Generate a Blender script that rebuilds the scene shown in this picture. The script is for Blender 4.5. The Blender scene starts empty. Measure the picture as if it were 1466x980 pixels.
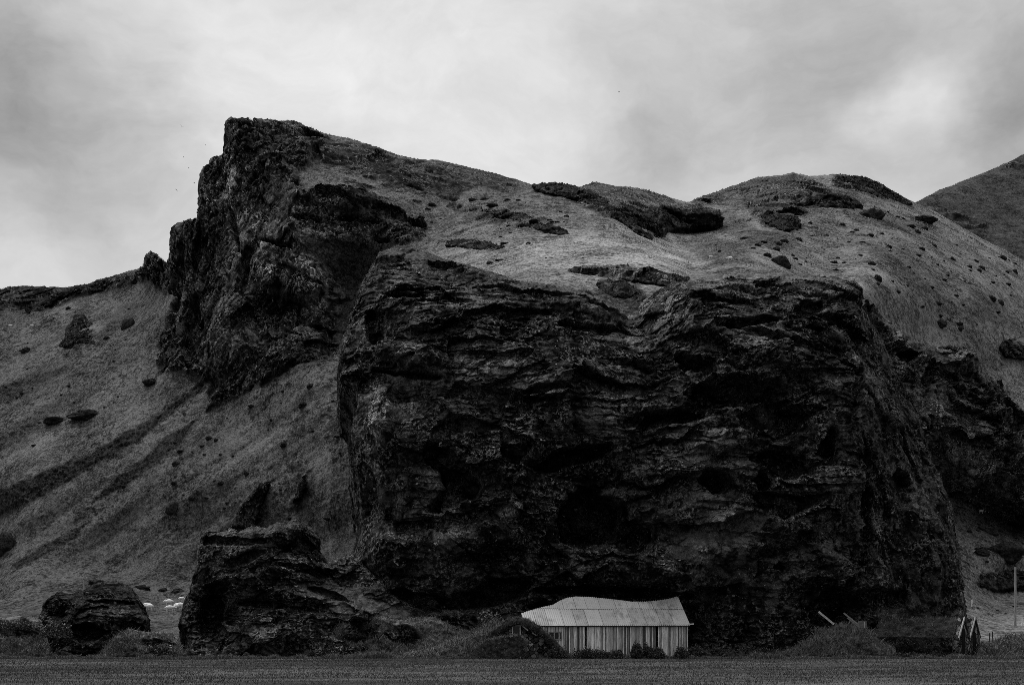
import bpy, bmesh, math, random
import numpy as np
from mathutils import Vector, Matrix
random.seed(7)
RNG = np.random.default_rng(11)
scene = bpy.context.scene
COL = scene.collection

# ------------------------------------------------------------------ camera
F, CX, HY, CZ = 2000.0, 733.0, 880.0, 3.5      # focal length in photo pixels, horizon row, eye height
cam_d = bpy.data.cameras.new('camera')
cam = bpy.data.objects.new('camera', cam_d); COL.objects.link(cam)
cam.location = (0, 0, CZ); cam.rotation_euler = (math.radians(90), 0, 0)
cam_d.sensor_width = 36; cam_d.lens = 36 * F / 1466
cam_d.shift_y = (HY - 490) / 1466
cam_d.clip_start = 0.5; cam_d.clip_end = 12000
scene.camera = cam

# ------------------------------------------------------------------ world: overcast sky
SUN_EL, SUN_AZ = math.radians(60), math.radians(-42)     # azimuth from +Y towards +X
world = bpy.data.worlds.new('World'); scene.world = world
world.use_nodes = True
wt = world.node_tree; wn = wt.nodes; wl = wt.links
for n in list(wn): wn.remove(n)
def wnode(t, **kw):
    n = wn.new(t)
    for k, v in kw.items(): setattr(n, k, v)
    return n
def wmath(op, a, b=None, c=None):
    n = wnode('ShaderNodeMath', operation=op)
    for i, v in enumerate((a, b, c)):
        if v is None: continue
        if isinstance(v, (int, float)): n.inputs[i].default_value = v
        else: wl.new(v, n.inputs[i])
    return n.outputs[0]
sky = wnode('ShaderNodeTexSky', sky_type='NISHITA', sun_disc=False)
sky.sun_elevation = SUN_EL; sky.sun_rotation = SUN_AZ
bw = wnode('ShaderNodeRGBToBW'); wl.new(sky.outputs[0], bw.inputs[0])
tc = wnode('ShaderNodeTexCoord')
def dirof(px, py):
    return Vector(((px - CX) / F, 1, (HY - py) / F)).normalized()
def blob(px, py, rad, amp):
    v = dirof(px, py)
    d = wnode('ShaderNodeVectorMath', operation='DISTANCE')
    wl.new(WARP, d.inputs[0]); d.inputs[1].default_value = v
    q = wmath('DIVIDE', d.outputs[1], rad / F)
    q = wmath('MULTIPLY', q, q)
    q = wmath('MULTIPLY', q, -1.0)
    return wmath('MULTIPLY', wmath('EXPONENT', q), amp)
# warp of the viewing direction so that the cloud masses have torn outlines
wnz = wnode('ShaderNodeTexNoise'); wnz.inputs['Scale'].default_value = 7; wnz.inputs['Detail'].default_value = 5; wnz.inputs['Roughness'].default_value = .55
wl.new(tc.outputs['Generated'], wnz.inputs['Vector'])
wsub = wnode('ShaderNodeVectorMath', operation='SUBTRACT'); wl.new(wnz.outputs['Color'], wsub.inputs[0]); wsub.inputs[1].default_value = (.5, .5, .5)
wsc = wnode('ShaderNodeVectorMath', operation='MULTIPLY'); wl.new(wsub.outputs[0], wsc.inputs[0]); wsc.inputs[1].default_value = (.16, .16, .08)
wadd = wnode('ShaderNodeVectorMath', operation='ADD'); wl.new(tc.outputs['Generated'], wadd.inputs[0]); wl.new(wsc.outputs[0], wadd.inputs[1])
WARP = wadd.outputs[0]
mp = wnode('ShaderNodeMapping'); mp.inputs['Scale'].default_value = (1, 1, 2.2); wl.new(WARP, mp.inputs['Vector'])
cn = wnode('ShaderNodeTexNoise'); cn.inputs['Scale'].default_value = 5.5; cn.inputs['Detail'].default_value = 7; cn.inputs['Roughness'].default_value = .58
wl.new(mp.outputs[0], cn.inputs['Vector'])
cn2 = wnode('ShaderNodeTexNoise'); cn2.inputs['Scale'].default_value = 19; cn2.inputs['Detail'].default_value = 6; cn2.inputs['Roughness'].default_value = .62
wl.new(mp.outputs[0], cn2.inputs['Vector'])
val = wmath('MULTIPLY_ADD', cn.outputs['Fac'], 2.6, wmath('MULTIPLY_ADD', cn2.outputs['Fac'], 1.5, 2.1))          # base cloud radiance (before strength .1)
for b in [(560, 120, 330, .8), (30, 150, 170, -1.6), (110, 300, 120, -.6), (0, 0, 130, -.5), (20, 390, 90, .4), (1245, 140, 45, .7), (1335, 152, 40, .7),
          (940, 225, 110, -1.0), (1130, 110, 180, -1.0), (1440, 190, 80, -1.6), (1285, 145, 50, 1.5), (1420, 40, 160, -.5),
          (1250, 230, 110, -.6), (1330, 280, 90, .7), (720, 180, 120, .5), (330, 30, 200, .6), (1080, 200, 90, .5)]:
    val = wmath('ADD', val, blob(*b))
# the cloud is brighter overhead and behind the mountain, duller behind the camera
sp = wnode('ShaderNodeSeparateXYZ'); wl.new(tc.outputs['Generated'], sp.inputs[0])
back = wnode('ShaderNodeMapRange', interpolation_type='SMOOTHSTEP'); wl.new(sp.outputs['Y'], back.inputs['Value'])
back.inputs['From Min'].default_value = -.5; back.inputs['From Max'].default_value = .6
back.inputs['To Min'].default_value = .50; back.inputs['To Max'].default_value = 1
up = wnode('ShaderNodeMapRange', interpolation_type='SMOOTHSTEP'); wl.new(sp.outputs['Z'], up.inputs['Value'])
up.inputs['From Min'].default_value = .45; up.inputs['From Max'].default_value = .9
up.inputs['To Min'].default_value = 0; up.inputs['To Max'].default_value = 6.0
val = wmath('ADD', wmath('MULTIPLY', val, back.outputs[0]), up.outputs[0])
val = wmath('MULTIPLY_ADD', bw.outputs[0], .06, wmath('MULTIPLY', val, .94))
bg = wnode('ShaderNodeBackground'); bg.inputs['Strength'].default_value = .1
wl.new(val, bg.inputs['Color'])
wo = wnode('ShaderNodeOutputWorld'); wl.new(bg.outputs[0], wo.inputs[0])

sun_d = bpy.data.lights.new('sun', 'SUN'); sun_d.energy = 1.9; sun_d.angle = math.radians(14)
sun = bpy.data.objects.new('sun', sun_d); COL.objects.link(sun)
sdir = Vector((math.sin(SUN_AZ) * math.cos(SUN_EL), math.cos(SUN_AZ) * math.cos(SUN_EL), math.sin(SUN_EL)))
sun.rotation_euler = sdir.to_track_quat('Z', 'Y').to_euler(); sun.location = (0, 0, 300)

vs = scene.view_settings
vs.view_transform = 'Standard'; vs.look = 'None'; vs.exposure = .60; vs.gamma = 1; vs.use_curve_mapping = False
scene.cycles.max_bounces = 4; scene.cycles.diffuse_bounces = 2; scene.cycles.use_denoising = False; scene.cycles.filter_width = .8

# ------------------------------------------------------------------ numpy noise
_perm = RNG.permutation(256).astype(np.int32); _perm = np.concatenate([_perm, _perm, _perm])
_grad = RNG.normal(size=(256, 3)).astype(np.float32); _grad /= np.linalg.norm(_grad, axis=1)[:, None]
_rand = RNG.random(256).astype(np.float32)
def perlin(P):
    P = P.astype(np.float32); i = np.floor(P); f = P - i; i = i.astype(np.int32) & 255
    u = f * f * f * (f * (f * 6 - 15) + 10)
    X, Y, Z = i[:, 0], i[:, 1], i[:, 2]; fx, fy, fz = f[:, 0], f[:, 1], f[:, 2]
    out = []
    for dx in (0, 1):
        a = _perm[X + dx]
        for dy in (0, 1):
            b = _perm[a + Y + dy]
            for dz in (0, 1):
                g = _grad[_perm[b + Z + dz]]
                out.append(g[:, 0] * (fx - dx) + g[:, 1] * (fy - dy) + g[:, 2] * (fz - dz))
    ux, uy, uz = u[:, 0], u[:, 1], u[:, 2]
    L = lambda a, b, t: a + (b - a) * t
    y0 = L(L(out[0], out[1], uz), L(out[2], out[3], uz), uy)
    y1 = L(L(out[4], out[5], uz), L(out[6], out[7], uz), uy)
    return L(y0, y1, ux) * 1.5
def fbm(P, scale, octv=4, gain=.5, ridged=False, off=0.0, stretch=(1, 1, 1)):
    Q = (P / np.float32(scale) * np.array(stretch, np.float32) + np.float32(off)).astype(np.float32)
    s = np.zeros(len(P), np.float32); a = 1.0; t = 0
    for o in range(octv):
        n = perlin(Q)
        if ridged: n = 1 - 2 * np.abs(n)
        s += a * n; t += a; a *= gain; Q = Q * 2.03 + 17.3
    return s / t
def cells(P, size, stretch=(1, 1, 1), off=0.0):
    """random value per Voronoi cell, and the distance to the cell border (F2-F1)"""
    Q = (P / np.float32(size) * np.array(stretch, np.float32) + np.float32(off)).astype(np.float32)
    i = np.floor(Q).astype(np.int32); f = Q - i
    n = len(Q); d1 = np.full(n, 9, np.float32); d2 = np.full(n, 9, np.float32); v = np.zeros(n, np.float32)
    for dx in (-1, 0, 1):
        for dy in (-1, 0, 1):
            for dz in (-1, 0, 1):
                h = _perm[_perm[_perm[(i[:, 0] + dx) & 255] + ((i[:, 1] + dy) & 255)] + ((i[:, 2] + dz) & 255)]
                ex = dx + _rand[h] - f[:, 0]; ey = dy + _rand[(h + 71) & 255] - f[:, 1]; ez = dz + _rand[(h + 149) & 255] - f[:, 2]
                d = ex * ex + ey * ey + ez * ez
                nb = d < d1
                d2 = np.where(nb, d1, np.minimum(d2, d)); v = np.where(nb, _rand[(h + 37) & 255], v); d1 = np.where(nb, d, d1)
    return v, np.sqrt(d2) - np.sqrt(d1)
def facets(P, size, stretch=(1, 1, 1), off=0.0):
    """every Voronoi cell is a flat block face with its own tilt: angular broken rock (height in metres)"""
    st = np.array(stretch, np.float32)
    Q = (P / np.float32(size) * st + np.float32(off)).astype(np.float32)
    i = np.floor(Q).astype(np.int32); f = Q - i; n = len(Q)
    d1 = np.full(n, 9, np.float32); bh = np.zeros(n, np.int32); bx = np.zeros(n, np.float32); by = bx.copy(); bz = bx.copy()
    for dx in (-1, 0, 1):
        for dy in (-1, 0, 1):
            for dz in (-1, 0, 1):
                h = _perm[_perm[_perm[(i[:, 0] + dx) & 255] + ((i[:, 1] + dy) & 255)] + ((i[:, 2] + dz) & 255)]
                ex = dx + _rand[h] - f[:, 0]; ey = dy + _rand[(h + 71) & 255] - f[:, 1]; ez = dz + _rand[(h + 149) & 255] - f[:, 2]
                d = ex * ex + ey * ey + ez * ez; nb = d < d1
                d1 = np.where(nb, d, d1); bh = np.where(nb, h, bh); bx = np.where(nb, ex, bx); by = np.where(nb, ey, by); bz = np.where(nb, ez, bz)
    g = _grad[bh]
    return size * (1.1 * (g[:, 0] * bx + g[:, 1] * by + g[:, 2] * bz) + .45 * (_rand[(bh + 37) & 255] - .5))
def sstep(a, b, x):
    t = np.clip((x - a) / (b - a), 0, 1); return t * t * (3 - 2 * t)

# ------------------------------------------------------------------ terrain survey helpers
def at(px, py, D):
    """point seen at photo pixel (px,py) standing D metres away"""
    return Vector(((px - CX) / F * D, D, CZ + (HY - py) / F * D))
def on_ground(px, D, z=0.0): return Vector(((px - CX) / F * D, D, z))
class TPS:
    """thin-plate survey of 1/distance: planes stay planes"""
    def __init__(s, pts, lam=1e-3):
        p = np.array(pts, float); s.c = p[:, :2] / 300.; y = 1 / p[:, 2]; n = len(p)
        K = s.U(np.linalg.norm(s.c[:, None] - s.c[None], axis=2)) + lam * np.eye(n)
        Pm = np.hstack([np.ones((n, 1)), s.c]); A = np.zeros((n + 3, n + 3)); A[:n, :n] = K; A[:n, n:] = Pm; A[n:, :n] = Pm.T
        s.w = np.linalg.solve(A, np.concatenate([y, np.zeros(3)]))
    @staticmethod
    def U(r): return np.where(r > 0, r * r * np.log(r + 1e-12), 0)
    def __call__(s, px, py):
        out = np.empty(len(px)); n = len(s.c)
        for a in range(0, len(px), 60000):
            q = np.stack([px[a:a + 60000], py[a:a + 60000]], 1) / 300.
            r = np.sqrt(((q[:, None, :] - s.c[None]) ** 2).sum(2))
            out[a:a + 60000] = s.U(r) @ s.w[:n] + s.w[n] + q @ s.w[n + 1:]
        return 1 / np.maximum(out, 1e-4)
def sdist(px, py, poly):
    """signed distance (inside > 0) and nearest border point"""
    P = np.array(poly, np.float32); px = px.astype(np.float32); py = py.astype(np.float32)
    best = np.full(len(px), 1e12, np.float32); bx = px.copy(); by = py.copy(); ins = np.zeros(len(px), bool)
    for k in range(len(P)):
        x0, y0 = P[k]; x1, y1 = P[(k + 1) % len(P)]
        ex, ey = x1 - x0, y1 - y0; l2 = ex * ex + ey * ey + 1e-9
        t = np.clip(((px - x0) * ex + (py - y0) * ey) / l2, 0, 1)
        qx = x0 + t * ex; qy = y0 + t * ey; d = (px - qx) ** 2 + (py - qy) ** 2
        m = d < best; best = np.where(m, d, best); bx = np.where(m, qx, bx); by = np.where(m, qy, by)
        if y0 != y1:
            c = ((y0 > py) != (y1 > py)) & (px < ex * (py - y0) / (y1 - y0) + x0); ins ^= c
    d = np.sqrt(best)
    return np.where(ins, d, -d), bx, by
def polymask(px, py, poly, soft, jit):
    """0..1 membership of a region with a ragged border"""
    P = np.array(poly); m = np.zeros(len(px), np.float32); g = soft + 14
    k = (px > P[:, 0].min() - g) & (px < P[:, 0].max() + g) & (py > P[:, 1].min() - g) & (py < P[:, 1].max() + g)
    if k.any():
        d, _, _ = sdist(px[k], py[k], poly); m[k] = sstep(-soft, soft, d + jit[k])
    return m
def ell(px, py, cx, cy, rx, ry, ang=0, jit=None):
    a = math.radians(ang); dx = px - cx; dy = py - cy
    u = (dx * math.cos(a) + dy * math.sin(a)) / rx; v = (-dx * math.sin(a) + dy * math.cos(a)) / ry
    r = np.sqrt(u * u + v * v)
    if jit is not None: r = r + jit
    return r
def mesh_from(name, V, Fq, mat, smooth=True, attrs=None, parent=None):
    me = bpy.data.meshes.new(name)
    V = np.asarray(V, np.float32); Fq = np.asarray(Fq, np.int32); k = Fq.shape[1]
    me.vertices.add(len(V)); me.vertices.foreach_set('co', V.ravel())
    me.loops.add(Fq.size); me.loops.foreach_set('vertex_index', Fq.ravel())
    me.polygons.add(len(Fq)); me.polygons.foreach_set('loop_start', np.arange(0, Fq.size, k, dtype=np.int32))
    me.polygons.foreach_set('use_smooth', np.full(len(Fq), smooth))
    for an, av in (attrs or {}).items():
        at_ = me.attributes.new(an, 'FLOAT', 'POINT'); at_.data.foreach_set('value', np.asarray(av, np.float32))
    me.update(); me.validate()
    me.materials.append(mat)
    o = bpy.data.objects.new(name, me); COL.objects.link(o)
    if parent: o.parent = parent
    return o
def relief(name, poly, ctrl, step, disp, mat, R=12, Rm=4, back=40, kback=.5, bottom=None):
    """rock or hill body: a surveyed front that rounds off at its outline and runs on behind it"""
    P = np.array(poly); x0, y0 = P.min(0); x1, y1 = P.max(0)
    xs = np.arange(x0 - back, x1 + back + step, step); ys = np.arange(y0 - back, (bottom or y1) + step, step)
    X, Y = np.meshgrid(xs, ys); shp = X.shape; X = X.ravel(); Y = Y.ravel()
    d, bx, by = sdist(X, Y, poly)
    out = d < 0; cx = np.where(out, bx, X); cy = np.where(out, by, Y)
    D = ctrl(cx.astype(float), cy.astype(float))
    t = np.clip(1 - d / R, 0, 1); D = D + np.where(out, Rm + (-d) * kback, Rm * (1 - np.sqrt(np.maximum(0, 1 - t * t))))
    W = np.stack([(cx - CX) / F * D, D, CZ + (HY - cy) / F * D], 1).astype(np.float32)
    # behind the outline the body also falls away
    W[:, 2] -= np.where(out, np.minimum(-d * kback * .45, 60), 0)
    W, attrs = disp(W, cx, cy, d)
    idx = np.arange(len(X)).reshape(shp); keep = (d > -back).reshape(shp)
    q = np.stack([idx[:-1, :-1], idx[1:, :-1], idx[1:, 1:], idx[:-1, 1:]], -1)
    k4 = keep[:-1, :-1] & keep[1:, :-1] & keep[1:, 1:] & keep[:-1, 1:]
    q = q[k4]
    used = np.zeros(len(X), bool); used[q.ravel()] = True; remap = np.cumsum(used) - 1
    o = mesh_from(name, W[used], remap[q], mat, True, {k: v[used] for k, v in attrs.items()})
    return o
def tag(o, label=None, cat=None, group=None, kind=None):
    if label: o['label'] = label
    if cat: o['category'] = cat
    if group: o['group'] = group
    if kind: o['kind'] = kind
    return o
def empty(name, loc, rz=0):
    o = bpy.data.objects.new(name, None); COL.objects.link(o); o.location = loc; o.rotation_euler = (0, 0, rz); o.empty_display_size = .3
    return o

# ------------------------------------------------------------------ materials
class MT:
    def __init__(s, name, rough=.95, spec=.0):
        s.m = bpy.data.materials.new(name); s.m.use_nodes = True; s.t = s.m.node_tree
        s.b = s.t.nodes['Principled BSDF']; s.b.inputs['Roughness'].default_value = rough; s.b.inputs['Specular IOR Level'].default_value = spec
        tcn = s.t.nodes.new('ShaderNodeTexCoord'); s.obj = tcn.outputs['Object']
    def set(s, sock, v):
        if isinstance(v, (int, float)): sock.default_value = v
        else: s.t.links.new(v, sock)
    def noise(s, scale, detail=4, rough=.5, stretch=None, rot=None, vec=None):
        n = s.t.nodes.new('ShaderNodeTexNoise'); n.inputs['Scale'].default_value = scale; n.inputs['Detail'].default_value = detail; n.inputs['Roughness'].default_value = rough
        v = vec or s.obj
        if stretch or rot:
            mpn = s.t.nodes.new('ShaderNodeMapping'); mpn.inputs['Scale'].default_value = stretch or (1, 1, 1)
            mpn.inputs['Rotation'].default_value = rot or (0, 0, 0); s.t.links.new(v, mpn.inputs['Vector']); v = mpn.outputs[0]
        s.t.links.new(v, n.inputs['Vector']); return n.outputs['Fac']
    def math(s, op, a, b=0.0, c=0.0):
        n = s.t.nodes.new('ShaderNodeMath'); n.operation = op
        for i, v in enumerate((a, b, c)): s.set(n.inputs[i], v)
        return n.outputs[0]
    def ramp(s, v, a, b, lo=0., hi=1.):
        n = s.t.nodes.new('ShaderNodeMapRange'); n.interpolation_type = 'SMOOTHSTEP'
        s.set(n.inputs['Value'], v)
        for k, x in (('From Min', a), ('From Max', b), ('To Min', lo), ('To Max', hi)): s.set(n.inputs[k], x)
        return n.outputs[0]
    def mix(s, f, a, b):
        n = s.t.nodes.new('ShaderNodeMix'); n.data_type = 'FLOAT'; s.set(n.inputs[0], f); s.set(n.inputs[2], a); s.set(n.inputs[3], b); return n.outputs[0]
    def attr(s, name):
        n = s.t.nodes.new('ShaderNodeAttribute'); n.attribute_name = name; return n.outputs['Fac']
    def normz(s):
        g = s.t.nodes.new('ShaderNodeNewGeometry'); x = s.t.nodes.new('ShaderNodeSeparateXYZ'); s.t.links.new(g.outputs['Normal'], x.inputs[0]); return x.outputs['Z']
    def color(s, v):
        if isinstance(v, (int, float)): s.b.inputs['Base Color'].default_value = (v, v, v, 1)
        else: s.t.links.new(v, s.b.inputs['Base Color'])
    def bump(s, h, strength=.5, dist=.1):
        n = s.t.nodes.new('ShaderNodeBump'); n.inputs['Strength'].default_value = strength; n.inputs['Distance'].default_value = dist
        s.set(n.inputs['Height'], h); s.t.links.new(n.outputs[0], s.b.inputs['Normal'])

def rock_value(M, k=1.0, grain=1.0):
    """dark basalt tuff with pale lichen specks; returns (albedo, height)"""
    big = M.noise(.14 * grain, 5, .6); mid = M.noise(.9 * grain, 7, .68); fine = M.noise(3.2 * grain, 5, .75)
    base = M.mix(M.ramp(mid, .42, .60), .006 * k, .036 * k)
    base = M.mix(M.ramp(big, .46, .58), M.math('MULTIPLY', base, .8), M.math('MULTIPLY', base, 2.8))
    lich = M.math('MULTIPLY', M.ramp(fine, .49, .60), M.ramp(M.noise(.38 * grain, 5, .65), .42, .58))
    base = M.mix(lich, base, .20 * k)
    spot = M.math('MULTIPLY', M.ramp(M.noise(2.6 * grain, 2, .5), .64, .70), M.ramp(M.noise(.2 * grain, 3, .6), .46, .56))
    base = M.mix(spot, base, .30 * k)
    h = M.math('ADD', M.math('MULTIPLY', mid, 1.0), M.math('MULTIPLY', fine, .35))
    return base, h
def grass_value(M, lo, hi):
    a = M.noise(.12, 4, .6, stretch=(1, .5, 1)); b = M.noise(3.0, 4, .75, stretch=(1, .5, .9)); c = M.noise(.8, 6, .7, stretch=(1, .6, 1))
    v = M.math('ADD', M.math('MULTIPLY', a, .25), M.math('ADD', M.math('MULTIPLY', b, .5), M.math('MULTIPLY', c, .35)))
    g = M.ramp(v, .45, .66, lo, hi)
    tus = M.math('MULTIPLY', M.ramp(M.noise(.95, 4, .65, stretch=(1, .55, 1.1)), .53, .62), M.ramp(M.noise(.09, 3, .6), .44, .56))
    return M.math('MULTIPLY', g, M.math('SUBTRACT', 1.0, M.math('MULTIPLY', tus, .65))), M.math('ADD', b, M.math('MULTIPLY', tus, .5))

def hill_material(name, lo=.028, hi=.20, k=1.0, grain=.5):
    M = MT(name); rk, rh = rock_value(M, k, grain); gr, gh = grass_value(M, lo, hi)
    m = M.attr('rock')
    ledge = M.math('MULTIPLY', M.ramp(M.math('ADD', M.normz(), M.math('MULTIPLY', gh, .35)), 1.0, 1.22), .7)   # turf caught on flat ledges
    m2 = M.math('MULTIPLY', m, M.math('SUBTRACT', 1.0, ledge))
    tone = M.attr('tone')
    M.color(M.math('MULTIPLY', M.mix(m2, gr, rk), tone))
    M.bump(M.mix(m2, M.math('MULTIPLY', gh, .5), M.math('MULTIPLY', rh, 1.5)), 1.0, .8); return M.m
HILL = hill_material('hill_turf_and_rock')
ROCK = hill_material('outcrop_rock', .03, .13, 1.2, 1.0)
FARH = hill_material('far_hill', .012, .08, 1, .3)

def simple(name, lo, hi, scale, rough=.9, detail=5, stretch=None, bump=0, spec=.0):
    M = MT(name, rough, spec); n = M.noise(scale, detail, .6, stretch=stretch); M.color(M.ramp(n, .3, .7, lo, hi))
    if bump: M.bump(n, .6, bump)
    return M.m
STONE = simple('dark_boulder', .006, .045, 3.0, bump=.3)
DARK = simple('dark_void', .003, .006, 2)

# ------------------------------------------------------------------ ground sheet
def field_material():
    M = MT('field_turf'); a = M.noise(.08, 4, .6, stretch=(.5, 1, 1)); b = M.noise(2.2, 6, .75); c = M.noise(.35, 5, .6, stretch=(.35, 1.4, 1))
    v = M.math('ADD', M.math('MULTIPLY', a, .3), M.math('ADD', M.math('MULTIPLY', b, .4), M.math('MULTIPLY', c, .3)))
    M.color(M.ramp(v, .42, .60, .03, .10)); M.bump(b, .7, .12); return M.m
FIELD = field_material()
def ground():
    xs = np.concatenate([[-5000, -800, -250], np.arange(-80, 80.1, .5), [250, 800, 5000]]); ys = np.concatenate([[-800, -100, 0, 40], np.arange(60, 135, .4), [200, 500, 6000]])
    X, Y = np.meshgrid(xs, ys); shp = X.shape; P = np.stack([X.ravel(), Y.ravel(), 0 * X.ravel()], 1).astype(np.float32)
    near = (np.abs(P[:, 0]) < 79) & (P[:, 1] > 61) & (P[:, 1] < 134)
    P[near, 2] = .05 * fbm(P[near], 9, 3) + .03 * fbm(P[near], 1.6, 2, stretch=(.6, 1, 1)) - .03
    idx = np.arange(len(P)).reshape(shp); q = np.stack([idx[:-1, :-1], idx[:-1, 1:], idx[1:, 1:], idx[1:, :-1]], -1).reshape(-1, 4)
    tag(mesh_from('ground', P, q, FIELD), kind='structure')
ground()

# ------------------------------------------------------------------ rock displacement
def strata(P, thick, warp, tilt=(.05, 0), off=0.0):
    s = (P[:, 2] + tilt[0] * P[:, 0] + tilt[1] * P[:, 1] + warp) / thick + off
    i = np.floor(s).astype(np.int32); f = s - i
    return _rand[(i * 57 + 13) & 255], f
def rock_height(P, amp=1.0, size=1.0, vertical=False):
    st = (1, 1, .4) if vertical else (.75, .75, 1.35)
    w = fbm(P, 10 * size, 3, .5, off=3.1)
    Q = P + (w[:, None] * np.array([1.6, 1.6, 1.2], np.float32) * size)
    h = 1.1 * fbm(Q, 15 * size, 3, .5, True, stretch=st) + 1.4 * fbm(Q, 12 * size, 3, .5, off=8.8)
    calm = sstep(-.25, .25, fbm(P, 9 * size, 3, off=15.3))            # massive faces against shattered ones
    h += (.26 if vertical else .42) * facets(Q, 4.6 * size, st) / size ** .4 + (.18 + .30 * calm) * facets(Q, 1.7 * size, st, 5.5) / size ** .3 + (.16 + .5 * calm) * facets(Q, .65 * size, st, 9.1) + (.2 + .4 * calm) * facets(P, .34 * size, st, 2.7)
    la, lf = strata(P, 2.3 * size, .7 * size * w)
    lb, lg = strata(P, .7 * size, .45 * size * w, off=31)
    brk = sstep(-.15, .3, fbm(P, 8 * size, 3, off=9.7))
    if not vertical:
        h += brk * (1.0 * (la - .4) + .5 * (.5 - lf)) + (.25 + .75 * brk) * .34 * ((lb - .5) + .8 * (.5 - lg))
    h += (.1 + .2 * calm) * fbm(P, .9 * size, 3, .65)
    return amp * h * size ** .8

# ------------------------------------------------------------------ the mountain
HILL_OUT = [(-190, 424), (0, 413), (20, 410), (45, 409), (90, 411), (130, 405), (150, 397), (175, 390), (203, 383), (208, 368), (216, 361), (226, 364), (238, 376),
    (243, 368), (242, 352), (246, 338), (243, 328), (256, 319), (270, 314), (283, 314), (286, 300), (286, 275), (290, 262), (285, 250), (290, 240), (300, 234),
    (305, 224), (316, 222), (322, 210), (328, 200), (327, 186), (322, 176), (330, 170), (352, 169), (362, 175), (380, 174), (420, 175), (438, 180), (462, 190),
    (500, 198), (540, 210), (570, 222), (600, 228), (628, 229), (660, 236), (700, 246), (740, 256), (760, 263), (800, 264), (830, 266), (852, 260), (880, 266),
    (920, 270), (950, 280), (985, 289), (1000, 283), (1030, 272), (1060, 262), (1085, 253), (1120, 250), (1135, 246), (1160, 252), (1200, 249), (1240, 254),
    (1265, 265), (1290, 280), (1312, 291), (1340, 304), (1400, 338), (1440, 358), (1466, 372), (1546, 415), (1680, 470), (1680, 990), (-190, 990)]
HILL_C = TPS([(-60, 935, 128), (300, 935, 128), (733, 935, 128), (1100, 935, 128), (1526, 935, 128), (1680, 935, 128), (-190, 935, 128), (1680, 880, 205), (-190, 880, 228), (1680, 740, 262), (1680, 570, 295), (1680, 470, 430), (-190, 600, 332), (-190, 424, 402), (-60, 905, 172), (300, 905, 172), (1100, 905, 160),
    (-60, 880, 228), (240, 880, 224), (480, 880, 212), (0, 860, 250), (240, 860, 242), (480, 860, 225), (0, 830, 267), (240, 830, 256), (480, 830, 235), (120, 845, 254), (360, 845, 240), (0, 800, 283), (0, 700, 305), (0, 600, 332), (0, 500, 368), (0, 440, 395), (-60, 412, 402),
    (120, 800, 276), (120, 700, 290), (120, 600, 315), (120, 500, 345), (150, 410, 385), (205, 395, 368), (240, 800, 265), (240, 700, 278), (240, 600, 298), (230, 500, 325),
    (360, 800, 258), (360, 700, 266), (360, 600, 281), (480, 800, 244), (480, 700, 249), (480, 600, 258), (480, 530, 268),
    (250, 520, 312), (300, 450, 310), (260, 330, 335), (300, 230, 338), (330, 175, 335), (350, 300, 318), (380, 420, 303), (430, 500, 284), (440, 400, 296), (440, 330, 301),
    (430, 260, 312), (450, 190, 338), (500, 300, 305), (520, 450, 292), (535, 520, 275), (560, 340, 296), (540, 400, 295),
    (640, 320, 300), (640, 390, 232), (700, 385, 215), (800, 405, 166), (800, 440, 151), (700, 440, 156), (620, 450, 190),
    (800, 385, 192), (800, 350, 235), (800, 300, 290), (760, 262, 335), (690, 245, 335), (600, 228, 335), (860, 262, 345), (880, 310, 285), (940, 330, 300), (985, 288, 365), (860, 345, 240), (900, 352, 238), (935, 372, 214), (960, 386, 196), (960, 358, 272), (1000, 368, 262), (990, 388, 225), (1040, 348, 285),
    (980, 402, 178), (900, 450, 150), (1000, 420, 165), (1050, 370, 235), (1140, 248, 400), (1100, 320, 320), (1200, 380, 275), (1240, 262, 415),
    (1310, 290, 425), (1230, 410, 240), (1250, 460, 240), (1400, 420, 310), (1466, 372, 430), (1526, 405, 430), (1400, 338, 425), (1330, 470, 278), (1400, 500, 290), (1466, 480, 320),
    (1466, 570, 290), (1526, 570, 290), (1466, 740, 262), (1400, 690, 255), (1430, 800, 232), (1526, 800, 232), (1430, 880, 205), (1526, 880, 205), (1430, 905, 165),
    (1300, 690, 240), (800, 600, 168), (800, 800, 168), (1100, 600, 175), (1100, 800, 178), (1100, 440, 190)])
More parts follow.
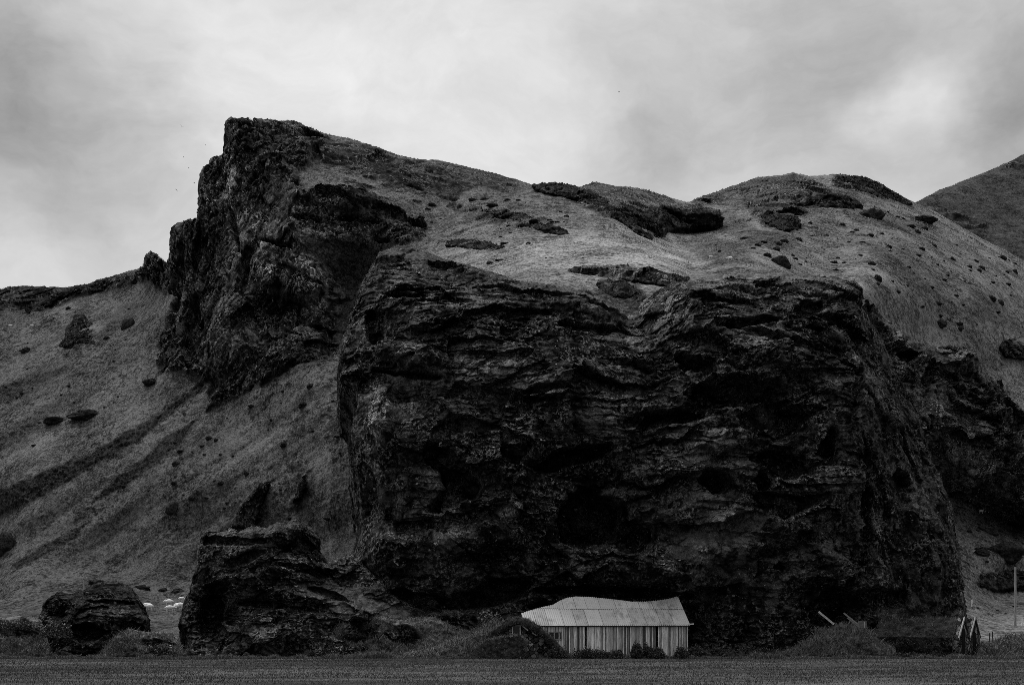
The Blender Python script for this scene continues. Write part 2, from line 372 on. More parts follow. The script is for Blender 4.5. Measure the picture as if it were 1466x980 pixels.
HILL_ROCK = [
    # crag
    ([(200, 395), (208, 355), (240, 310), (280, 225), (318, 160), (430, 165), (470, 200), (445, 235), (425, 250), (440, 285), (520, 268), (560, 290), (610, 318), (612, 340), (560, 350), (545, 390), (530, 420),
      (520, 470), (480, 515), (430, 520), (360, 560), (318, 580), (295, 590), (300, 545), (262, 528), (222, 540), (225, 500), (250, 425)], 1),
    ([(-80, 405), (90, 405), (150, 392), (205, 385), (215, 400), (170, 415), (120, 425), (85, 440), (50, 448), (-80, 440)], 1),          # left ridge band
    ([(440, 190), (520, 205), (620, 235), (690, 265), (640, 285), (560, 262), (500, 240), (455, 235)], .9),
    ([(570, 235), (640, 228), (700, 245), (745, 255), (720, 275), (650, 262)], .8),
    ([(750, 258), (800, 262), (852, 256), (950, 275), (970, 292), (900, 292), (820, 284), (770, 278)], .9),
    ([(800, 285), (850, 275), (905, 290), (985, 292), (1030, 302), (1035, 318), (1000, 328), (960, 325), (930, 342), (915, 330), (880, 310), (840, 300)], 1),
    ([(640, 290), (700, 300), (780, 312), (815, 335), (780, 332), (700, 318), (650, 310)], .9),
    ([(640, 342), (690, 344), (725, 354), (700, 358), (640, 350)], .8),
    ([(985, 286), (1060, 258), (1135, 244), (1165, 258), (1235, 290), (1200, 295), (1140, 290), (1140, 330), (1090, 322), (1060, 290), (1000, 296)], 1),
    ([(1190, 248), (1240, 250), (1290, 278), (1310, 295), (1270, 285), (1220, 275), (1190, 268)], 1),
    ([(813, 384), (850, 380), (880, 384), (905, 391), (935, 388), (985, 398), (980, 405), (935, 406), (890, 402), (850, 395), (815, 390)], 1),
    ([(855, 402), (890, 400), (905, 412), (920, 430), (880, 428), (858, 415)], 1),
    ([(1335, 498), (1390, 496), (1395, 515), (1360, 515)], 1), ([(1430, 490), (1466, 480), (1500, 490), (1500, 515), (1440, 512)], 1),
    ([(330, 755), (350, 715), (375, 690), (388, 690), (375, 730), (365, 755)], .95), ([(418, 715), (425, 690), (436, 675), (438, 700), (425, 722)], .9),
    ([(265, 525), (300, 495), (330, 480), (320, 510), (290, 545)], .6),
    ([(1405, 820), (1440, 815), (1490, 825), (1500, 842), (1430, 842), (1398, 834)], .8), ([(1380, 760), (1400, 755), (1415, 770), (1390, 772)], .5),
    ([(1260, 470), (1300, 475), (1310, 490), (1270, 490)], .8), ([(1290, 425), (1330, 455), (1345, 470), (1320, 462)], .4),
]
HILL_SCRUB = [   # dark heath that follows the gullies down the left slope, and on the right hill
    ([(-60, 735), (0, 705), (50, 680), (82, 664), (120, 650), (180, 618), (240, 580), (300, 532), (302, 546), (250, 586), (190, 634), (130, 668), (90, 690), (40, 716), (10, 730), (-60, 775)], .95),
    ([(285, 596), (262, 640), (205, 676), (165, 700), (130, 716), (150, 692), (190, 660), (235, 622)], .8),
    ([(18, 806), (90, 764), (130, 742), (110, 770), (70, 794), (25, 816)], .8), ([(0, 620), (60, 585), (110, 560), (70, 595), (10, 636)], .4),
    ([(-40, 570), (30, 545), (110, 520), (60, 555), (-40, 600)], .5), ([(-60, 660), (40, 600), (100, 572), (60, 612), (-60, 690)], .3),
    ([(170, 440), (205, 430), (190, 460), (165, 480), (120, 520), (150, 470)], .4),
    ([(455, 345), (540, 350), (562, 345), (548, 385), (527, 420), (517, 462), (492, 512), (478, 480), (500, 420), (470, 385), (430, 360)], .75),
    ([(400, 500), (440, 480), (480, 510), (470, 525), (420, 535), (370, 560), (380, 525)], .5),
    ([(1035, 380), (1000, 368), (960, 345), (1000, 335), (1060, 350), (1080, 375)], .45), ([(1230, 345), (1300, 355), (1370, 400), (1440, 440), (1440, 470), (1340, 430), (1260, 385)], .35),
    ([(485, 560), (515, 580), (515, 800), (480, 800), (470, 700)], .4), ([(850, 412), (915, 405), (930, 440), (905, 480), (860, 450)], .6), ([(1040, 300), (1090, 330), (1150, 335), (1130, 360), (1060, 345), (1000, 315)], .4), ([(1200, 300), (1260, 300), (1340, 325), (1300, 335), (1220, 318)], .4), ([(1390, 700), (1466, 745), (1466, 800), (1400, 760)], .45),
]
def hill_disp(W, px, py, d):
    jit = 9 * fbm(W, 9, 4, .6, off=2.2) + 4 * fbm(W, 2.5, 2, off=7)
    rock = np.zeros(len(px), np.float32)
    for poly, a in HILL_ROCK: rock = np.maximum(rock, a * polymask(px, py, poly, 5, jit * (1.0 if a > .9 else 1.6)))
    # scattered rock showing through on the upper slopes
    zone = sstep(640, 470, py) * sstep(420, 330, py) + .5 * sstep(480, 1000, px) * 0
    spk = fbm(W, 4.5, 4, .6, off=4.4, stretch=(.6, 1, 1.3))
    rock = np.maximum(rock, sstep(.17, .30, spk) * (.30 + .4 * zone))
    rock = rock.astype(np.float32)
    smooth = sstep(560, 400, px) * sstep(720, 600, py)
    h = .45 * fbm(W, 6, 4, .55, stretch=(1, .5, .8)) + (.22 - .12 * smooth) * fbm(W, 1.3, 3, .6, stretch=(1, .6, .9)) + 1.2 * fbm(W, 26, 2, off=1.5)
    # gullies that run down the left slope
    s = (px * .58 + py * .82); g = np.stack([s / 34., (px - py) / 400., 0 * s], 1).astype(np.float32)
    left = sstep(560, 420, px) * sstep(400, 470, py)
    h += left * (2.6 * fbm(g * .7, 1, 2) + .3 * fbm(g * 3.1, 1, 2, .6))
    k = rock > .03
    hr = np.zeros(len(px), np.float32)
    crag = polymask(px, py, HILL_ROCK[0][0], 5, jit)
    vert = sstep(470, 400, px) * (crag > 0)
    hv = np.zeros(len(px), np.float32); ks = k & (vert < .98); hr[ks] = rock_height(W[ks], .9, 1.7)
    kv = k & (vert > .02); hv[kv] = rock_height(W[kv], 1.0, 1.9, True)
    hr = hr * (1 - vert) + hv * vert
    # overhang shadows and recesses in the crag
    for (cx, cy, rx, ry, a, dep) in [(517, 318, 28, 4, 2, 5), (440, 316, 22, 3, 4, 3), (395, 346, 22, 4, 8, 4), (425, 395, 40, 5, 25, 3), (548, 345, 12, 4, 0, 5), (338, 330, 5, 40, -12, 5), (352, 400, 5, 30, 8, 4),
                                     (275, 480, 14, 50, 8, 5), (250, 430, 10, 50, 10, 4), (300, 560, 8, 24, 30, 4), (510, 370, 22, 32, 30, 3), (480, 480, 14, 30, 20, 4)]:
        hr -= dep * sstep(1.25, .6, ell(px, py, cx, cy, rx, ry, a, jit * .02))
    for (cx, cy, rx, ry, a, dep) in [(480, 290, 60, 16, 8, 4), (430, 400, 50, 36, 0, 4), (330, 480, 30, 60, 20, 5), (345, 250, 18, 70, 0, 3), (300, 290, 14, 60, 0, 3), (450, 220, 30, 20, 0, 3), (980, 312, 52, 16, 4, 6), (900, 395, 70, 8, 5, 2), (1140, 280, 60, 20, 10, 3), (880, 415, 26, 12, 8, 2), (1362, 505, 28, 10, 4, 3), (1466, 500, 40, 14, 0, 4), (350, 725, 12, 34, 28, 1.5)]:
        hr += dep * sstep(1.3, .5, ell(px, py, cx, cy, rx, ry, a, jit * .02)) * (rock > .05)
    hr = np.where(crag > .2, hr, .55 * hr)
    soil0 = polymask(px, py, HILL_SCRUB[7][0], 6, jit)
    H = h * (1 - .6 * rock) + hr * rock * sstep(.3, 1, rock) * (1 - .8 * soil0)
    fr = sstep(-2, 10, d)                                       # keep the skyline near its survey
    H = H * (.35 + .65 * fr)
    W[:, 1] -= H * .92; W[:, 2] += H * .35 * (1 - .85 * rock)
    j = rock * sstep(.3, 1, rock) * np.where(crag > .2, 1.05, .5) + .12 + .55 * sstep(14, 3, d) * (px > 440) * sstep(.0, .3, fbm(W, 12, 3, off=14) + .12)
    W[:, 2] += j * .8 * fbm(W, 2.6, 3, .6, off=11) ; W[:, 0] += j * .7 * fbm(W, 2.6, 3, .6, off=23)
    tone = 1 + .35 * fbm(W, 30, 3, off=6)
    # paler turf on the high plateau, shading painted into the turf at the slope foot
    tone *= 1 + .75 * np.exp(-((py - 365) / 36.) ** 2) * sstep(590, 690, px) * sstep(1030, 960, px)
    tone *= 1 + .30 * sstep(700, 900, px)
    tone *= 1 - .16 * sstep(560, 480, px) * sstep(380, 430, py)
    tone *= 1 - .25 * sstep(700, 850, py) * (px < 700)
    scr = np.zeros(len(px), np.float32); fine = 8 * fbm(W, 3.2, 3, .6, off=12)
    for poly, a in HILL_SCRUB: scr = np.maximum(scr, a * polymask(px, py, poly, 4, .35 * jit + .7 * fine))
    soil = polymask(px, py, HILL_SCRUB[7][0], 6, jit)
    rock = rock * (1 - soil)
    H_s = scr * (.9 * fbm(W, 1.6, 3, .6, off=3) + .5 * fbm(W, .8, 2, .6, True)) * (1 - soil)
    W[:, 1] -= H_s; W[:, 2] += .4 * H_s
    tone *= 1 - .82 * scr
    # lighter tone on patches of the crag
    for (cx, cy, rx, ry, a, v) in [(342, 310, 18, 50, 0, 2.6), (440, 405, 30, 26, 20, 3.0), (330, 262, 16, 30, 0, 1.4), (490, 335, 50, 9, 0, 2.2), (372, 330, 12, 30, 0, 1.4), (470, 300, 60, 12, 8, 1.0), (390, 300, 16, 30, 0, 1.0), (305, 290, 10, 30, 0, 1.0), (400, 390, 20, 12, 0, 1.6), (450, 440, 24, 10, -30, 1.6)]:
        tone += v * rock * sstep(1.3, .5, ell(px, py, cx, cy, rx, ry, a, jit * .04))
    tone *= 1 + .25 * crag
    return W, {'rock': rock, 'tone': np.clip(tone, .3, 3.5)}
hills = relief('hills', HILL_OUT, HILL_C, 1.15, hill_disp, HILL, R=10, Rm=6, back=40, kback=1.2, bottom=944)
tag(hills, kind='structure')

def far_disp(W, px, py, d):
    rock = sstep(.12, .3, fbm(W, 40, 4, .6, stretch=(.6, .6, 2))) * .8
    H = 3 * fbm(W, 40, 4) + 1.5 * fbm(W, 8, 3, .6) + rock * 4 * fbm(W, 10, 3, .5, True)
    W[:, 1] -= H; W[:, 2] += .4 * H * sstep(-2, 6, d)
    return W, {'rock': rock, 'tone': (1.25 + .5 * fbm(W, 30, 3)).astype(np.float32)}
far = relief('far_hill', [(1200, 345), (1260, 312), (1312, 288), (1340, 274), (1370, 262), (1400, 250), (1440, 234), (1466, 220), (1580, 160), (1580, 470), (1200, 470)],
    TPS([(1200, 460, 520), (1580, 460, 520), (1312, 288, 640), (1466, 220, 720), (1580, 160, 760), (1450, 330, 620), (1240, 330, 600)]), 1.2, far_disp, FARH, R=8, Rm=8, back=30, kback=3)
tag(far, kind='structure')

# ------------------------------------------------------------------ the dark cliff on the right, behind the great rock
def generic_rock_disp(size=1.0, amp=1.0, edge=.45, jitter=.5, caves=(), bumps=(), grass=(), pale=(), vertical=False, tone0=1.0, upright=None):
    def f(W, px, py, d):
        n1 = fbm(W, 2.2 * size, 3, .6, off=5.0)
        H = rock_height(W, amp, size, vertical)
        if upright is not None:
            m = upright(px, py, n1); k = m > .02
            H[k] = H[k] * (1 - m[k]) + m[k] * rock_height(W[k], amp, size, True)
        for (cx, cy, rx, ry, a, dep) in bumps: H += dep * sstep(1.35, .35, ell(px, py, cx, cy, rx, ry, a, n1 * .35))
        dark = np.zeros(len(px), np.float32)
        for (cx, cy, rx, ry, a, dep) in caves: dark = np.maximum(dark, dep * sstep(1.12, .72, ell(px, py, cx, cy, rx, ry, a, n1 * .45)))
        g = np.zeros(len(px), np.float32)
        for poly, a in grass: g = np.maximum(g, a * polymask(px, py, poly, 4, n1 * 9))
        H = H * (1 - .8 * g) - dark
        H *= edge + (1 - edge) * sstep(-3, 16, d)
        W[:, 1] -= H; W[:, 0] += .12 * H
        W[:, 0] += jitter * size * fbm(W, 1.7 * size, 3, .6, off=31); W[:, 2] += jitter * size * fbm(W, 1.7 * size, 3, .6, off=47)
        tone = tone0 * (1 + .8 * fbm(W, 9 * size, 3, off=8))
        for (cx, cy, rx, ry, a, v) in pale: tone += v * sstep(1.3, .5, ell(px, py, cx, cy, rx, ry, a, n1 * .4))
        return W, {'rock': (1 - g), 'tone': np.clip(tone, .25, 4)}
    return f
cliff = relief('rock_cliff', [(1225, 420), (1262, 452), (1300, 484), (1345, 500), (1388, 499), (1391, 515), (1398, 528), (1412, 541), (1431, 544), (1440, 566), (1466, 594), (1530, 650), (1530, 790), (1466, 738), (1400, 694), (1350, 650), (1320, 640), (1240, 640)],
    TPS([(1225, 430, 226), (1300, 500, 234), (1390, 510, 246), (1466, 600, 250), (1530, 660, 252), (1466, 730, 244), (1400, 690, 238), (1330, 640, 226), (1240, 640, 220), (1400, 600, 238)]), 1.0,
    generic_rock_disp(1.5, 1.0, .4, .5, tone0=1.5, caves=[(1320, 560, 12, 40, 20, 2)], bumps=[(1420, 640, 30, 60, 0, 4), (1375, 520, 26, 14, 0, 3)], pale=[(1440, 640, 14, 40, 0, 1.0), (1395, 675, 14, 14, 0, 1.8), (1330, 600, 22, 30, 20, .8)],
    grass=[([(1225, 425), (1300, 480), (1340, 503), (1385, 545), (1360, 530), (1300, 500), (1240, 450)], .8)]), ROCK, R=8, Rm=2, back=24, kback=.8)
tag(cliff, 'dark ribbed cliff with turf capping beyond the right shoulder of the great rock', 'cliff')

def ledge(poly, label, off=2.5, size=1.3, step=.9, bulge=(), caves=(), R=7, Rm=3, tone=.6, pale=(), name='rock_ledge', grass=(), cat='ledge'):
    """dark rock that crops out of the hillside"""
    P = np.array(poly, float)
    D = HILL_C(P[:, 0], P[:, 1]) - off
    lo = np.percentile(D, 30)
    c = TPS([(x, y, min(d, lo + 22)) for (x, y), d in zip(poly, D)], 5e-3)
    o = relief(name, poly, c, step, generic_rock_disp(size, .8, .45, .7, caves, bulge, grass, pale, tone0=tone), CRAGROCK, R=R, Rm=Rm, back=14, kback=.8)
    return tag(o, label, cat)
CRAGROCK = hill_material('crag_rock', .03, .11, .9, .6)
ledge([(868, 300), (885, 292), (905, 297), (922, 306), (934, 298), (950, 294), (975, 300), (1000, 298), (1012, 302), (1030, 304), (1036, 314), (1024, 324), (1002, 322), (985, 327), (958, 331), (940, 340), (928, 343), (912, 334), (896, 322), (878, 312)],
    'broad black rock outcrop with overhanging blocks lying across the saddle', 3, 1.5, caves=[(930, 332, 20, 5, 30, 2), (1000, 318, 22, 4, 0, 2), (940, 308, 5, 10, 0, 2)])
ledge([(762, 264), (800, 262), (830, 268), (850, 276), (872, 292), (880, 302), (866, 306), (846, 296), (826, 286), (800, 280), (775, 276)], 'dark rock band under the skyline left of the saddle', 2.5, 1.4)
ledge([(812, 386), (838, 380), (862, 381), (884, 385), (905, 392), (935, 388), (958, 391), (985, 398), (982, 405), (955, 409), (930, 406), (900, 402), (872, 397), (845, 394), (820, 391)], 'thin layered ledge of dark rock along the lip of the turf bowl', 2, .8, R=4, Rm=1.5)
ledge([(853, 406), (868, 400), (890, 401), (903, 410), (916, 421), (912, 430), (893, 428), (870, 424), (856, 417)], 'dark stepped block of rock in the turf notch over the great rock', 1.5, .8, R=4, Rm=1.5)
ledge([(640, 345), (668, 342), (700, 346), (722, 352), (720, 357), (690, 358), (655, 353), (638, 352)], 'low dark ledge on the plateau above the left shoulder of the great rock', 1.5, .9, R=4, Rm=1.5)
ledge([(742, 316), (765, 312), (785, 316), (802, 324), (816, 336), (798, 337), (772, 330), (750, 322)], 'wedge of dark rock cropping out on the middle of the upper slope', 2, 1.1, R=5)
ledge([(690, 302), (715, 298), (745, 304), (762, 312), (745, 316), (715, 311)], 'low dark rock rib on the upper slope above the plateau', 1.5, 1.1, R=5, Rm=2)
ledge([(1092, 300), (1108, 286), (1130, 284), (1150, 290), (1175, 278), (1200, 276), (1222, 284), (1234, 294), (1215, 299), (1190, 296), (1160, 300), (1142, 312), (1148, 326), (1128, 331), (1104, 324), (1086, 312)], 'dark rock mass below the summit of the right hand hill', 2.5, 1.4)
ledge([(1192, 252), (1215, 250), (1240, 254), (1262, 264), (1285, 278), (1306, 292), (1290, 294), (1262, 283), (1232, 274), (1205, 268)], 'dark rock cap along the right shoulder of the right hand hill', 2, 1.3, R=6)
ledge([(1328, 503), (1345, 497), (1388, 497), (1391, 506), (1396, 516), (1385, 526), (1362, 522), (1340, 514)], 'dark turf capped ledge jutting out above the right cliff', 14, 1.0, R=5)
ledge([(1428, 496), (1440, 486), (1460, 481), (1490, 478), (1520, 486), (1520, 520), (1466, 514), (1440, 512)], 'dark rock nose at the right edge above the valley', 3, 1.3, R=6)
ledge([(84, 496), (92, 482), (96, 470), (104, 462), (107, 454), (116, 449), (123, 452), (126, 459), (133, 462), (131, 469), (139, 476), (136, 486), (138, 494), (126, 499), (116, 496), (112, 502), (100, 499)], 'large crumbling dark rock tower standing on the left slope below the ridge', 2.5, 1.2, R=6)
ledge([(-60, 414), (0, 415), (20, 411), (45, 411), (90, 413), (128, 407), (146, 402), (152, 397), (158, 404), (148, 416), (126, 421), (104, 426), (88, 432), (62, 446), (44, 450), (30, 440), (14, 436), (-10, 440), (-60, 436)], 'dark broken rock band capping the left ridge', 1.5, 1.5, R=6)
ledge([(330, 756), (342, 735), (352, 714), (372, 692), (388, 689), (380, 712), (372, 730), (366, 746), (362, 758)], 'dark rib of rock rising behind the broad left rock', 1.5, .9, R=5, Rm=2)
ledge([(420, 716), (426, 698), (432, 682), (438, 678), (437, 698), (430, 712)], 'thin dark rock blade on the slope right of the rock rib', 1.2, .8, R=4, Rm=1.5)
ledge([(1402, 832), (1412, 820), (1428, 822), (1440, 815), (1470, 818), (1500, 826), (1500, 844), (1460, 842), (1425, 846), (1405, 840)], 'rough dark rock heap on the lower right slope behind the utility pole', 2, .9, R=5, Rm=2)

# ------------------------------------------------------------------ the great layered rock behind the barn
MAIN_OUT = [(545, 362), (575, 354), (610, 360), (645, 374), (690, 386), (740, 402), (800, 410), (840, 417), (868, 427), (884, 440), (897, 455), (910, 452), (920, 434), (936, 420), (965, 405), (1000, 402), (1060, 392), (1080, 388), (1130, 392), (1190, 396), (1222, 402),
    (1230, 412), (1232, 432), (1246, 462), (1262, 484), (1272, 520), (1296, 560), (1316, 600), (1334, 650), (1350, 700), (1361, 735), (1365, 768), (1371, 792), (1375, 830), (1380, 872), (1384, 960), (470, 960), (480, 860), (505, 800), (514, 770),
    (512, 700), (505, 655), (500, 620), (510, 580), (505, 556), (488, 548), (484, 525), (490, 490), (503, 445), (520, 402), (535, 378)]
MAIN_C = TPS([(480, 940, 123), (600, 940, 121.5), (733, 940, 123.5), (870, 940, 124), (985, 940, 123), (1150, 940, 121), (1300, 940, 125), (1384, 940, 132),
    (480, 860, 125), (600, 860, 122.5), (680, 850, 123), (790, 850, 123.2), (890, 850, 122.6), (1000, 860, 122.6), (1200, 860, 121.5), (1375, 860, 133),
    (512, 740, 130), (530, 650, 127), (600, 740, 123.5), (700, 740, 122.5), (845, 745, 123.5), (1000, 740, 122), (1150, 740, 122), (1260, 740, 126), (1360, 740, 136),
    (500, 540, 133), (560, 560, 129), (700, 560, 127), (850, 560, 126), (1000, 560, 126), (1150, 560, 126), (1230, 560, 129), (1300, 570, 141), (490, 490, 136),
    (560, 430, 137), (700, 440, 134), (850, 470, 133), (1000, 450, 133), (1150, 450, 134), (1225, 440, 141), (1260, 490, 145), (545, 362, 150), (640, 374, 148), (740, 402, 142), (898, 466, 139), (965, 405, 142), (1080, 388, 146), (1222, 402, 148)])
main_caves = [(848, 742, 52, 44, 10, 7), (905, 770, 32, 26, 0, 5), (660, 688, 34, 22, 35, 5), (628, 655, 26, 16, 20, 3), (1000, 520, 34, 13, 12, 4), (1060, 562, 70, 24, -6, 5), (1110, 600, 56, 32, 0, 5), (1120, 665, 46, 24, 12, 5), (1022, 690, 26, 18, 10, 5), (1085, 690, 18, 14, 0, 4),
    (945, 600, 70, 13, -8, 3.5), (820, 655, 60, 13, -14, 3.5), (880, 872, 130, 20, 0, 2.0), (700, 850, 66, 20, -14, 4), (600, 862, 66, 16, 4, 3.5), (880, 848, 120, 9, 2, 3), (590, 537, 50, 5, 6, 3), (570, 425, 26, 4, 8, 2), (540, 465, 16, 24, 0, 3), (840, 472, 44, 8, 6, 2.5), (1075, 462, 44, 6, -4, 2.5), (1160, 440, 26, 10, -10, 2.5), (1190, 460, 18, 3, 2, 2),
    (1190, 640, 14, 34, 10, 3), (1290, 700, 20, 26, 0, 3), (1190, 870, 36, 24, -30, 3.5), (1250, 860, 44, 20, 0, 2.5), (650, 710, 40, 14, -30, 3), (700, 795, 60, 10, -8, 2), (520, 725, 14, 5, 0, 2), (1225, 560, 9, 40, 8, 3), (1240, 750, 8, 80, 0, 2.5), (1120, 780, 60, 12, -20, 2), (780, 560, 40, 7, -8, 1.6)]
main_bumps = [(690, 770, 60, 26, 0, 2.5), (545, 610, 20, 50, 0, 2), (590, 510, 50, 16, 8, 2.2), (900, 815, 90, 26, 0, 2.2), (1050, 770, 70, 40, -20, 2), (730, 660, 40, 40, 0, 1.6), (1040, 630, 50, 16, -10, 2), (850, 440, 70, 18, 8, 1.8), (960, 450, 36, 30, 0, 1.8), (1120, 500, 70, 26, 0, 1.4), (560, 790, 50, 30, -10, 1.8), (1320, 800, 26, 70, -4, 2.5), (1210, 690, 30, 40, 0, 1.5), (600, 440, 60, 24, 10, 1.4), (545, 765, 22, 30, 0, 1.2), (1170, 820, 50, 40, 0, 1.5), (730, 730, 14, 14, 0, 1.2)]
main_pale = [(640, 420, 130, 30, 8, .4), (1080, 410, 140, 20, 0, .7), (940, 440, 50, 26, 0, .6), (590, 512, 36, 12, 8, 1.4), (538, 620, 20, 70, 0, 1.3), (600, 600, 60, 30, 0, .6), (728, 733, 14, 16, 0, 2.2), (700, 520, 40, 18, 0, .7), (950, 815, 40, 24, 0, .8), (1010, 780, 40, 24, -30, 1.4), (1130, 750, 30, 24, 0, 1.4), (600, 780, 70, 30, -10, .8), (1000, 640, 60, 20, -10, .9), (1050, 480, 60, 20, 0, .6), (750, 800, 26, 14, 0, 1.2), (1222, 520, 8, 20, 0, 1.2), (880, 500, 120, 16, 0, .6), (690, 600, 90, 30, 0, .5)]
main_grass = [([(545, 360), (600, 356), (700, 386), (800, 408), (870, 430), (890, 462), (850, 436), (780, 416), (690, 396), (620, 372), (560, 368)], .6), ([(600, 384), (660, 392), (720, 404), (790, 416), (790, 424), (700, 414), (620, 398)], .45), ([(800, 424), (850, 432), (890, 452), (900, 470), (860, 448), (800, 434)], .7), ([(520, 410), (560, 392), (640, 396), (600, 404), (560, 412), (525, 440)], .5), ([(960, 410), (1060, 402), (1180, 408), (1100, 412), (1000, 416)], .4),
    ([(862, 420), (900, 432), (915, 455), (898, 470), (880, 450)], .8), ([(960, 404), (1080, 386), (1220, 400), (1180, 404), (1060, 400)], .7), ([(1020, 470), (1110, 466), (1110, 473), (1020, 476)], .8), ([(940, 775), (1060, 735), (1110, 730), (1060, 765), (960, 800)], .5)]
rock = relief('rock_outcrop', MAIN_OUT, MAIN_C, 1.0, generic_rock_disp(1.0, .9, .6, .45, main_caves, main_bumps, main_grass, main_pale, upright=lambda x, y, n: np.maximum(sstep(1215, 1250, x + n * 20) * sstep(430, 470, y), sstep(575, 545, x + n * 20) * sstep(545, 580, y)) * .85), ROCK, R=9, Rm=3.5, back=30, kback=.45, bottom=944)
tag(rock, 'great dark layered rock with caves towering right behind the pale roofed barn', 'rock outcrop')

# ------------------------------------------------------------------ lower rocks along the field edge
lowrock = relief('rock_outcrop', [(262, 950), (268, 915), (258, 893), (262, 868), (275, 832), (283, 815), (284, 785), (288, 768), (300, 760), (318, 762), (330, 755), (346, 760), (366, 754), (384, 757), (398, 747), (412, 750), (424, 742), (438, 748), (448, 760), (457, 768), (459, 790), (470, 804), (486, 798), (505, 792), (525, 805), (560, 850), (620, 880), (650, 950)],
    TPS([(270, 940, 121), (400, 940, 117.5), (620, 940, 119.5), (262, 880, 123), (400, 870, 119), (520, 870, 119), (290, 770, 127), (400, 770, 123), (455, 770, 126), (520, 810, 125), (600, 880, 121)]), .8,
    generic_rock_disp(.8, 1.0, .5, .5, caves=[(300, 880, 18, 34, 0, 3), (440, 815, 50, 6, 10, 1.5), (515, 905, 36, 18, 8, 3), (400, 868, 60, 6, 6, 1.5), (330, 775, 60, 6, 0, 1.5), (310, 840, 20, 10, 0, 1.5), (350, 800, 30, 8, -20, 1.5), (470, 850, 30, 6, 20, 1.5)], bumps=[(410, 760, 40, 20, 0, 1.5), (420, 810, 44, 20, 0, 1.5), (380, 905, 40, 24, 0, 1.2)],
    grass=[([(420, 830), (470, 835), (560, 862), (620, 885), (560, 882), (500, 868), (440, 850)], .9)], pale=[(425, 815, 30, 16, 0, 1.2), (470, 920, 30, 14, 0, 1.0), (380, 900, 20, 20, 0, .6)]), ROCK, R=7, Rm=2, back=22, kback=.3, bottom=946)
tag(lowrock, 'broad dark lichen spotted rock with overhanging left face beside the grassy bank', 'rock outcrop')
leftrock = relief('rock_outcrop', [(40, 950), (52, 915), (58, 880), (64, 862), (74, 852), (86, 846), (104, 851), (116, 845), (130, 838), (150, 832), (168, 831), (190, 842), (198, 856), (207, 870), (216, 886), (213, 900), (206, 910), (185, 950)],
    TPS([(60, 940, 121), (120, 940, 118.5), (200, 940, 121), (60, 880, 124), (130, 880, 120.5), (212, 885, 124), (80, 850, 126), (160, 835, 126)]), .7,
    generic_rock_disp(.7, 1.0, .5, .5, caves=[(125, 905, 24, 14, 0, 2), (160, 862, 36, 4, 4, 1.2), (190, 900, 20, 10, 0, 1.5)], bumps=[(165, 880, 34, 16, 0, 1.2), (90, 862, 20, 10, 0, 1)], pale=[(175, 880, 16, 10, 0, .5)], tone0=.6), ROCK, R=10, Rm=3, back=18, kback=.3, bottom=946)
tag(leftrock, 'low dark hump backed rock at far left under the utility pole', 'rock outcrop')

# ------------------------------------------------------------------ grassy banks at the field edge
def bank_disp(rocks=()):
    def f(W, px, py, d):
        n1 = fbm(W, 1.2, 3, .6)
        r = np.zeros(len(px), np.float32)
        for (cx, cy, rx, ry, a, dep) in rocks: r = np.maximum(r, sstep(1.2, .7, ell(px, py, cx, cy, rx, ry, a, n1 * .4)))
        H = 1.1 * fbm(W, 3, 3) + .4 * fbm(W, .8, 3, .6) + r * rock_height(W, .7, .45) - .5 * r
        W[:, 1] -= H; W[:, 2] += .3 * H * sstep(-2, 4, d) * (py < 930)
        return W, {'rock': r, 'tone': 1 + .3 * fbm(W, 4, 2)}
    return f
BANK = hill_material('bank_turf', .03, .20, .9, 2.0)
def bank(name, poly, D0, D1, label, rocks=(), R=14, Rm=2.5):
    P = np.array(poly); x0, y0 = P.min(0); x1, y1 = P.max(0)
    c = TPS([(x0, y1, D0), ((x0 + x1) / 2, y1, D0 - .4), (x1, y1, D0), (x0, y0, D1), (x1, y0, D1), ((x0 + x1) / 2, (y0 + y1) / 2, (D0 + D1) / 2 - .5)])
    o = relief(name, poly, c, .8, bank_disp(rocks), BANK, R=R, Rm=Rm, back=16, kback=.3, bottom=946)
    return tag(o, label, 'bank')
bank('grassy_bank', [(425, 950), (428, 905), (445, 880), (480, 872), (520, 866), (545, 876), (580, 884), (622, 882), (650, 895), (690, 908), (722, 928), (730, 950)], 116.2, 119.5, 'tall grassy bank with dark rock hollows between the broad rock and the turf hut', [(515, 906, 28, 16, 6, 1), (578, 908, 26, 14, 8, 1)])
bank('grassy_bank', [(545, 950), (570, 936), (598, 929), (622, 924), (640, 916), (664, 908), (682, 899), (700, 890), (712, 888), (722, 896), (726, 915), (728, 950)], 114.2, 116.4, 'turf slope climbing to the left shoulder of the turf hut')
bank('grassy_bank', [(128, 950), (145, 925), (160, 910), (182, 898), (205, 903), (235, 904), (255, 911), (272, 950)], 116.4, 119, 'small grass topped bank in the gap between the two left rocks', [(225, 920, 30, 9, 6, 1)])
bank('grassy_bank', [(-60, 950), (-60, 886), (0, 882), (40, 880), (58, 886), (66, 905), (80, 950)], 117, 120.5, 'dark weedy bank at the left edge beside the hump backed rock', [(20, 900, 40, 14, 0, 1)])
bank('grassy_bank', [(1392, 950), (1400, 924), (1420, 916), (1442, 909), (1466, 907), (1530, 904), (1545, 950)], 115.5, 118.5, 'dark sided grassy bank at the right edge beside the twin gabled hut')
bank('grassy_bank', [(1090, 950), (1104, 934), (1128, 930), (1150, 918), (1162, 912), (1172, 900), (1188, 898), (1204, 890), (1216, 893), (1228, 891), (1240, 899), (1252, 905), (1258, 918), (1276, 924), (1290, 950)], 115.8, 118.6, 'overgrown mound with loose boards between the great rock and the long turf hut')

